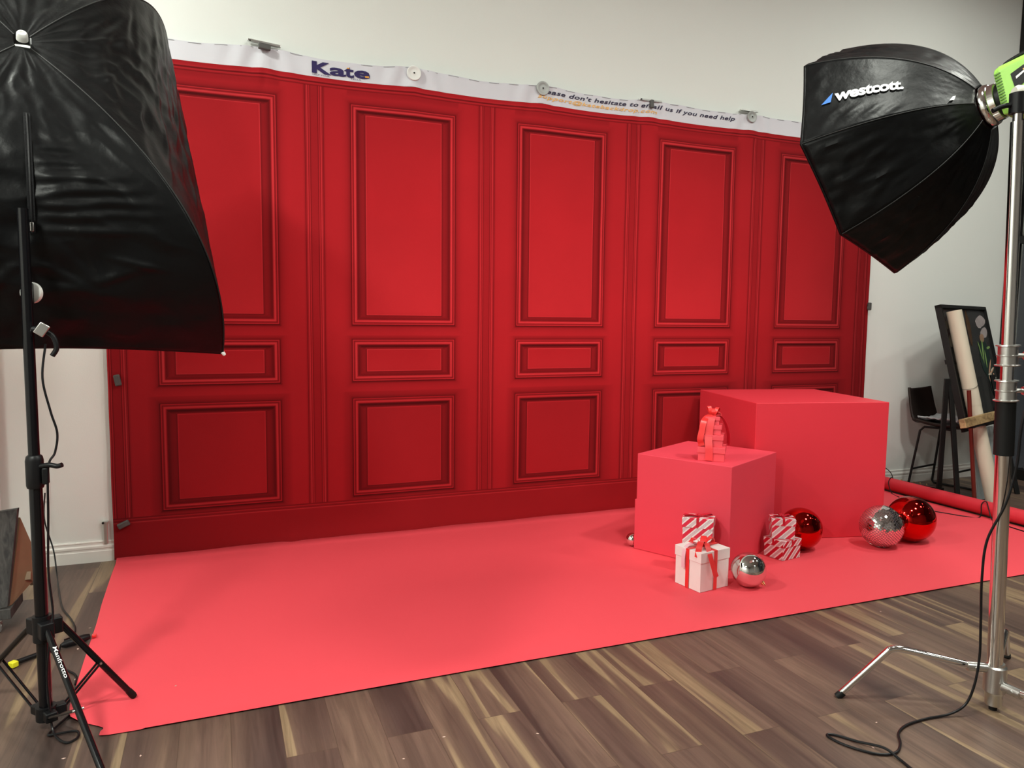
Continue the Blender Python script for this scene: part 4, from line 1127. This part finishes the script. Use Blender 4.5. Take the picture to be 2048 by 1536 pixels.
# ------------------------------------------------------------------ easel with framed panel, roll, board
BLp = Vector((5.819, -.758, .674)); nb = Vector((-.347, .938, 0)); wv = Vector((.938, .347, 0))
upv = (Vector((0, 0, 1.010))+nb*.250); HGT = upv.length; upn = upv.normalized(); fn_ = wv.cross(upn).normalized()
if fn_.y > 0: fn_ = -fn_
WID = 1.22
pic = thing('framed_panel', 'tall black framed panel with dark flower shapes painted on it, standing on the easel', 'panel', tuple(BLp))
def PP(x, z_, y=0.): return BLp+wv*x+upn*z_+fn_*y
Rp = Matrix((wv, -fn_, upn)).transposed()
mb = MB()
fw = .028
mb.box(PP(WID/2, fw/2), (WID, .05, fw), Rp).box(PP(WID/2, HGT-fw/2), (WID, .05, fw), Rp).box(PP(fw/2, HGT/2), (fw, .05, HGT), Rp).box(PP(WID-fw/2, HGT/2), (fw, .05, HGT), Rp)
mb.build('frame', M['black_frame'], pic, smooth=False)
cvm = mat('dark_panel_face', (.045, .045, .044), .12, var=.25, vscale=2.)
MB().box(PP(WID/2, HGT/2, -.008), (WID-.04, .02, HGT-.04), Rp).build('panel_face', cvm, pic, smooth=False)
def blob(x, z_, rx, rz_, ang, y=.004, n=14, k=.25, seed=0):
    out = []
    for q in range(n):
        t_ = 2*math.pi*q/n; rr = 1+k*mnoise.noise(Vector((math.cos(t_)*1.5+seed, math.sin(t_)*1.5, seed)))
        px_, pz_ = rx*rr*math.cos(t_), rz_*rr*math.sin(t_)
        out.append(PP(x+px_*math.cos(ang)-pz_*math.sin(ang), z_+px_*math.sin(ang)+pz_*math.cos(ang), y))
    return out
painted = [  # mirror reflection put in as flat painted shapes
    ('painted_shape', (.20, .15, .09), [(.10, .83, .07, .035, .2), (.13, .70, .08, .05, .5), (.16, .58, .09, .06, 1.), (.17, .46, .08, .07, 0)]),
    ('painted_shape', (.07, .035, .015), [(.20, .40, .10, .10, .3), (.24, .26, .10, .12, .5), (.55, .80, .05, .16, 0)]),
    ('painted_shape', (.012, .030, .026), [(.20, .16, .10, .14, .4), (.33, .10, .08, .10, 0), (.80, .52, .15, .20, 0), (.86, .30, .10, .16, 0)]),
    ('painted_shape', (.42, .36, .36), [(.84, .86, .15, .055, .12), (.88, .76, .11, .05, .2)]),
    ('painted_shape', (.34, .20, .13), [(.80, .71, .07, .04, .2), (.83, .29, .04, .05, .2)]),
    ('painted_leaf', (.24, .40, .12), [(.76, .60, .018, .12, -.35), (.70, .60, .012, .09, .2), (.90, .62, .05, .012, .1), (.79, .52, .014, .09, -.2)]),
    ('painted_flower', (.62, .34, .22), [(.84, .44, .014, .10, -.8), (.86, .40, .012, .10, -1.2), (.80, .34, .03, .035, 0), (.90, .36, .02, .03, .4)]),
    ('painted_flower', (.62, .58, .48), [(.88, .42, .05, .008, .3), (.80, .38, .04, .008, .1), (.84, .36, .008, .03, .1), (.92, .33, .03, .008, .6)]),
    ('painted_flower', (.36, .24, .28), [(.92, .20, .07, .09, 0), (.95, .10, .05, .08, 0)]),
    ('painted_flower', (.22, .10, .42), [(.80, .06, .07, .035, 0), (.86, .055, .05, .04, .3)])]
for i, (nm, cc, shapes) in enumerate(painted):
    pm = mat('panel_shape_paint', cc, .45, var=.35, vscale=14)
    for j, s_ in enumerate(shapes):
        MB().prism(blob(s_[0]*WID, s_[1]*HGT, s_[2], s_[3], s_[4], .0035+.0004*i+.0001*j, seed=i*3.3+j), fn_, .0003).build(nm, pm, pic, smooth=False)
# easel
es = thing('easel', 'black folding easel with a dark red centre post and pale wooden ledge', 'easel', (6.0, -.7, 0))
apex = PP(.10, .50, -.05)
def leg_(p0, p1, w_=.035):
    d = (p1-p0); L_ = d.length; d.normalize(); e = d.cross(Vector((.37, .93, 0))).normalized(); g = d.cross(e)
    return MB().box((p0+p1)/2, (w_, .022, L_), Matrix((e, g, d)).transposed())
leg_(Vector((5.775, -.610, 0)), Vector((5.745, -.645, 1.06)), .040).build('leg', M['black_frame'], es, smooth=False, bevel=.003)
leg_(Vector((5.765, -.805, 0)), Vector((5.790, -.640, 1.06)), .040).build('leg', M['black_frame'], es, smooth=False, bevel=.003)
leg_(Vector((6.66, -.70, 0)), Vector((6.62, -.42, 1.06)), .040).build('leg', M['black_frame'], es, smooth=False, bevel=.003)
MB().cyl(Vector((5.925, -.835, 0)), Vector((5.795, -.812, .975)), .0165, n=16).build('centre_post', M['mahogany'], es)['label'] = 'dark red wooden post'
MB().box(PP(.03, .034, .165), (1.10, .045, .072), Rp).build('ledge', M['bar_wood'], es, smooth=False, bevel=.004)['label'] = 'pale oak ledge board'
MB().box(PP(.12, -.012, .155), (.92, .05, .014), Rp).build('ledge_rail', M['black_frame'], es, smooth=False)
for x_ in (.06, .50): MB().box(PP(x_, -.018, .06), (.03, .22, .022), Rp).build('ledge_arm', M['black_frame'], es, smooth=False)
MB().box(PP(.66, .55, -.06), (1.10, .02, .04), Rp).build('cross_bar', M['black_frame'], es, smooth=False)
MB().box(PP(.66, -.05, -.045), (1.10, .02, .04), Rp).build('cross_bar', M['black_frame'], es, smooth=False)
# pale board leaning below the ledge
t0_ = [(6.05, -.76, .004), (6.46, -.66, .004), (6.40, -.60, .62), (5.98, -.72, .62)]
o = MB().prism(t0_, (.1, -.95, .1), .012).build('grey_board', M['board_blue'], None, smooth=False)
tag(o, 'pale grey blue board leaning beneath the easel ledge', 'board')
# cream paper roll leaning against the framed panel
cr0, cr1 = Vector((6.030, -.925, .034)), Vector((5.854, -.587, 1.635))
ax_ = (cr1-cr0)
t = thing('paper_roll', 'cream coloured paper roll leaning upright against the framed panel', 'paper roll', (cr0.x, cr0.y, 0))
MB().lathe(cr0, ax_, [(0, .056), (.0, .058), (ax_.length*.5, .058), (ax_.length*.5, .0595), (ax_.length, .0595), (ax_.length, .045), (ax_.length-.06, .045)], 36, caps=False).build('rolled_paper', M['roll'], t)
MB().tube([cr0+ax_*.60+Vector((.052*math.cos(q)-.012, .052*math.sin(q), .02*math.cos(q)))*1.28 for q in np.linspace(0, 2*math.pi, 25)], .0016, n=6, smooth=False).build('string_tie', M['rubber'], t)

# ------------------------------------------------------------------ wheeled board cart (left edge)
t = thing('board_cart', 'dark stained wooden board on a low plywood wheeled cart at the left edge', 'cart', (-1.12, -.93, 0))
pl = [(-.952, -.90, .572), (-1.165, -.93, .556), (-1.205, -1.05, .105), (-.985, -1.02, .125)]
MB().prism(pl, (.25, .95, .15), .022).build('slanted_board', M['grey_plank'], t, smooth=False, bevel=.002)['label'] = 'charcoal stained board face'
MB().prism([(-.950, -.86, .52), (-.985, -.985, .11), (-.905, -.80, .19), (-.895, -.78, .27)], (-1, .1, 0), .018).build('plywood_brace', M['plywood'], t, smooth=False)['label'] = 'raw plywood side brace'
MB().box((-1.08, -.91, .092), (.22, .24, .05)).build('base_plank', M['grey_plank'], t, smooth=False, bevel=.003)
MB().box((-.93, -.80, .185), (.03, .16, .04), Matrix.Rotation(-.5, 3, 'X')).build('plywood_cleat', M['plywood'], t, smooth=False)
for (x_, y_) in ((-1.030, -1.000), (-1.145, -.965), (-1.145, -.82)):
    wv_ = MB().lathe((x_-.012, y_, .030), (1, 0, 0), [(0, .024), (.003, .030), (.021, .030), (.024, .024)], 28).build('caster', M['magnet'], t)
    MB().lathe((x_-.016, y_, .030), (1, 0, 0), [(0, .010), (.032, .010)], 16).build('axle', M['chrome'], wv_)
    MB().box((x_, y_, .058), (.034, .03, .006)).build('caster_fork', M['chrome'], wv_, smooth=False)
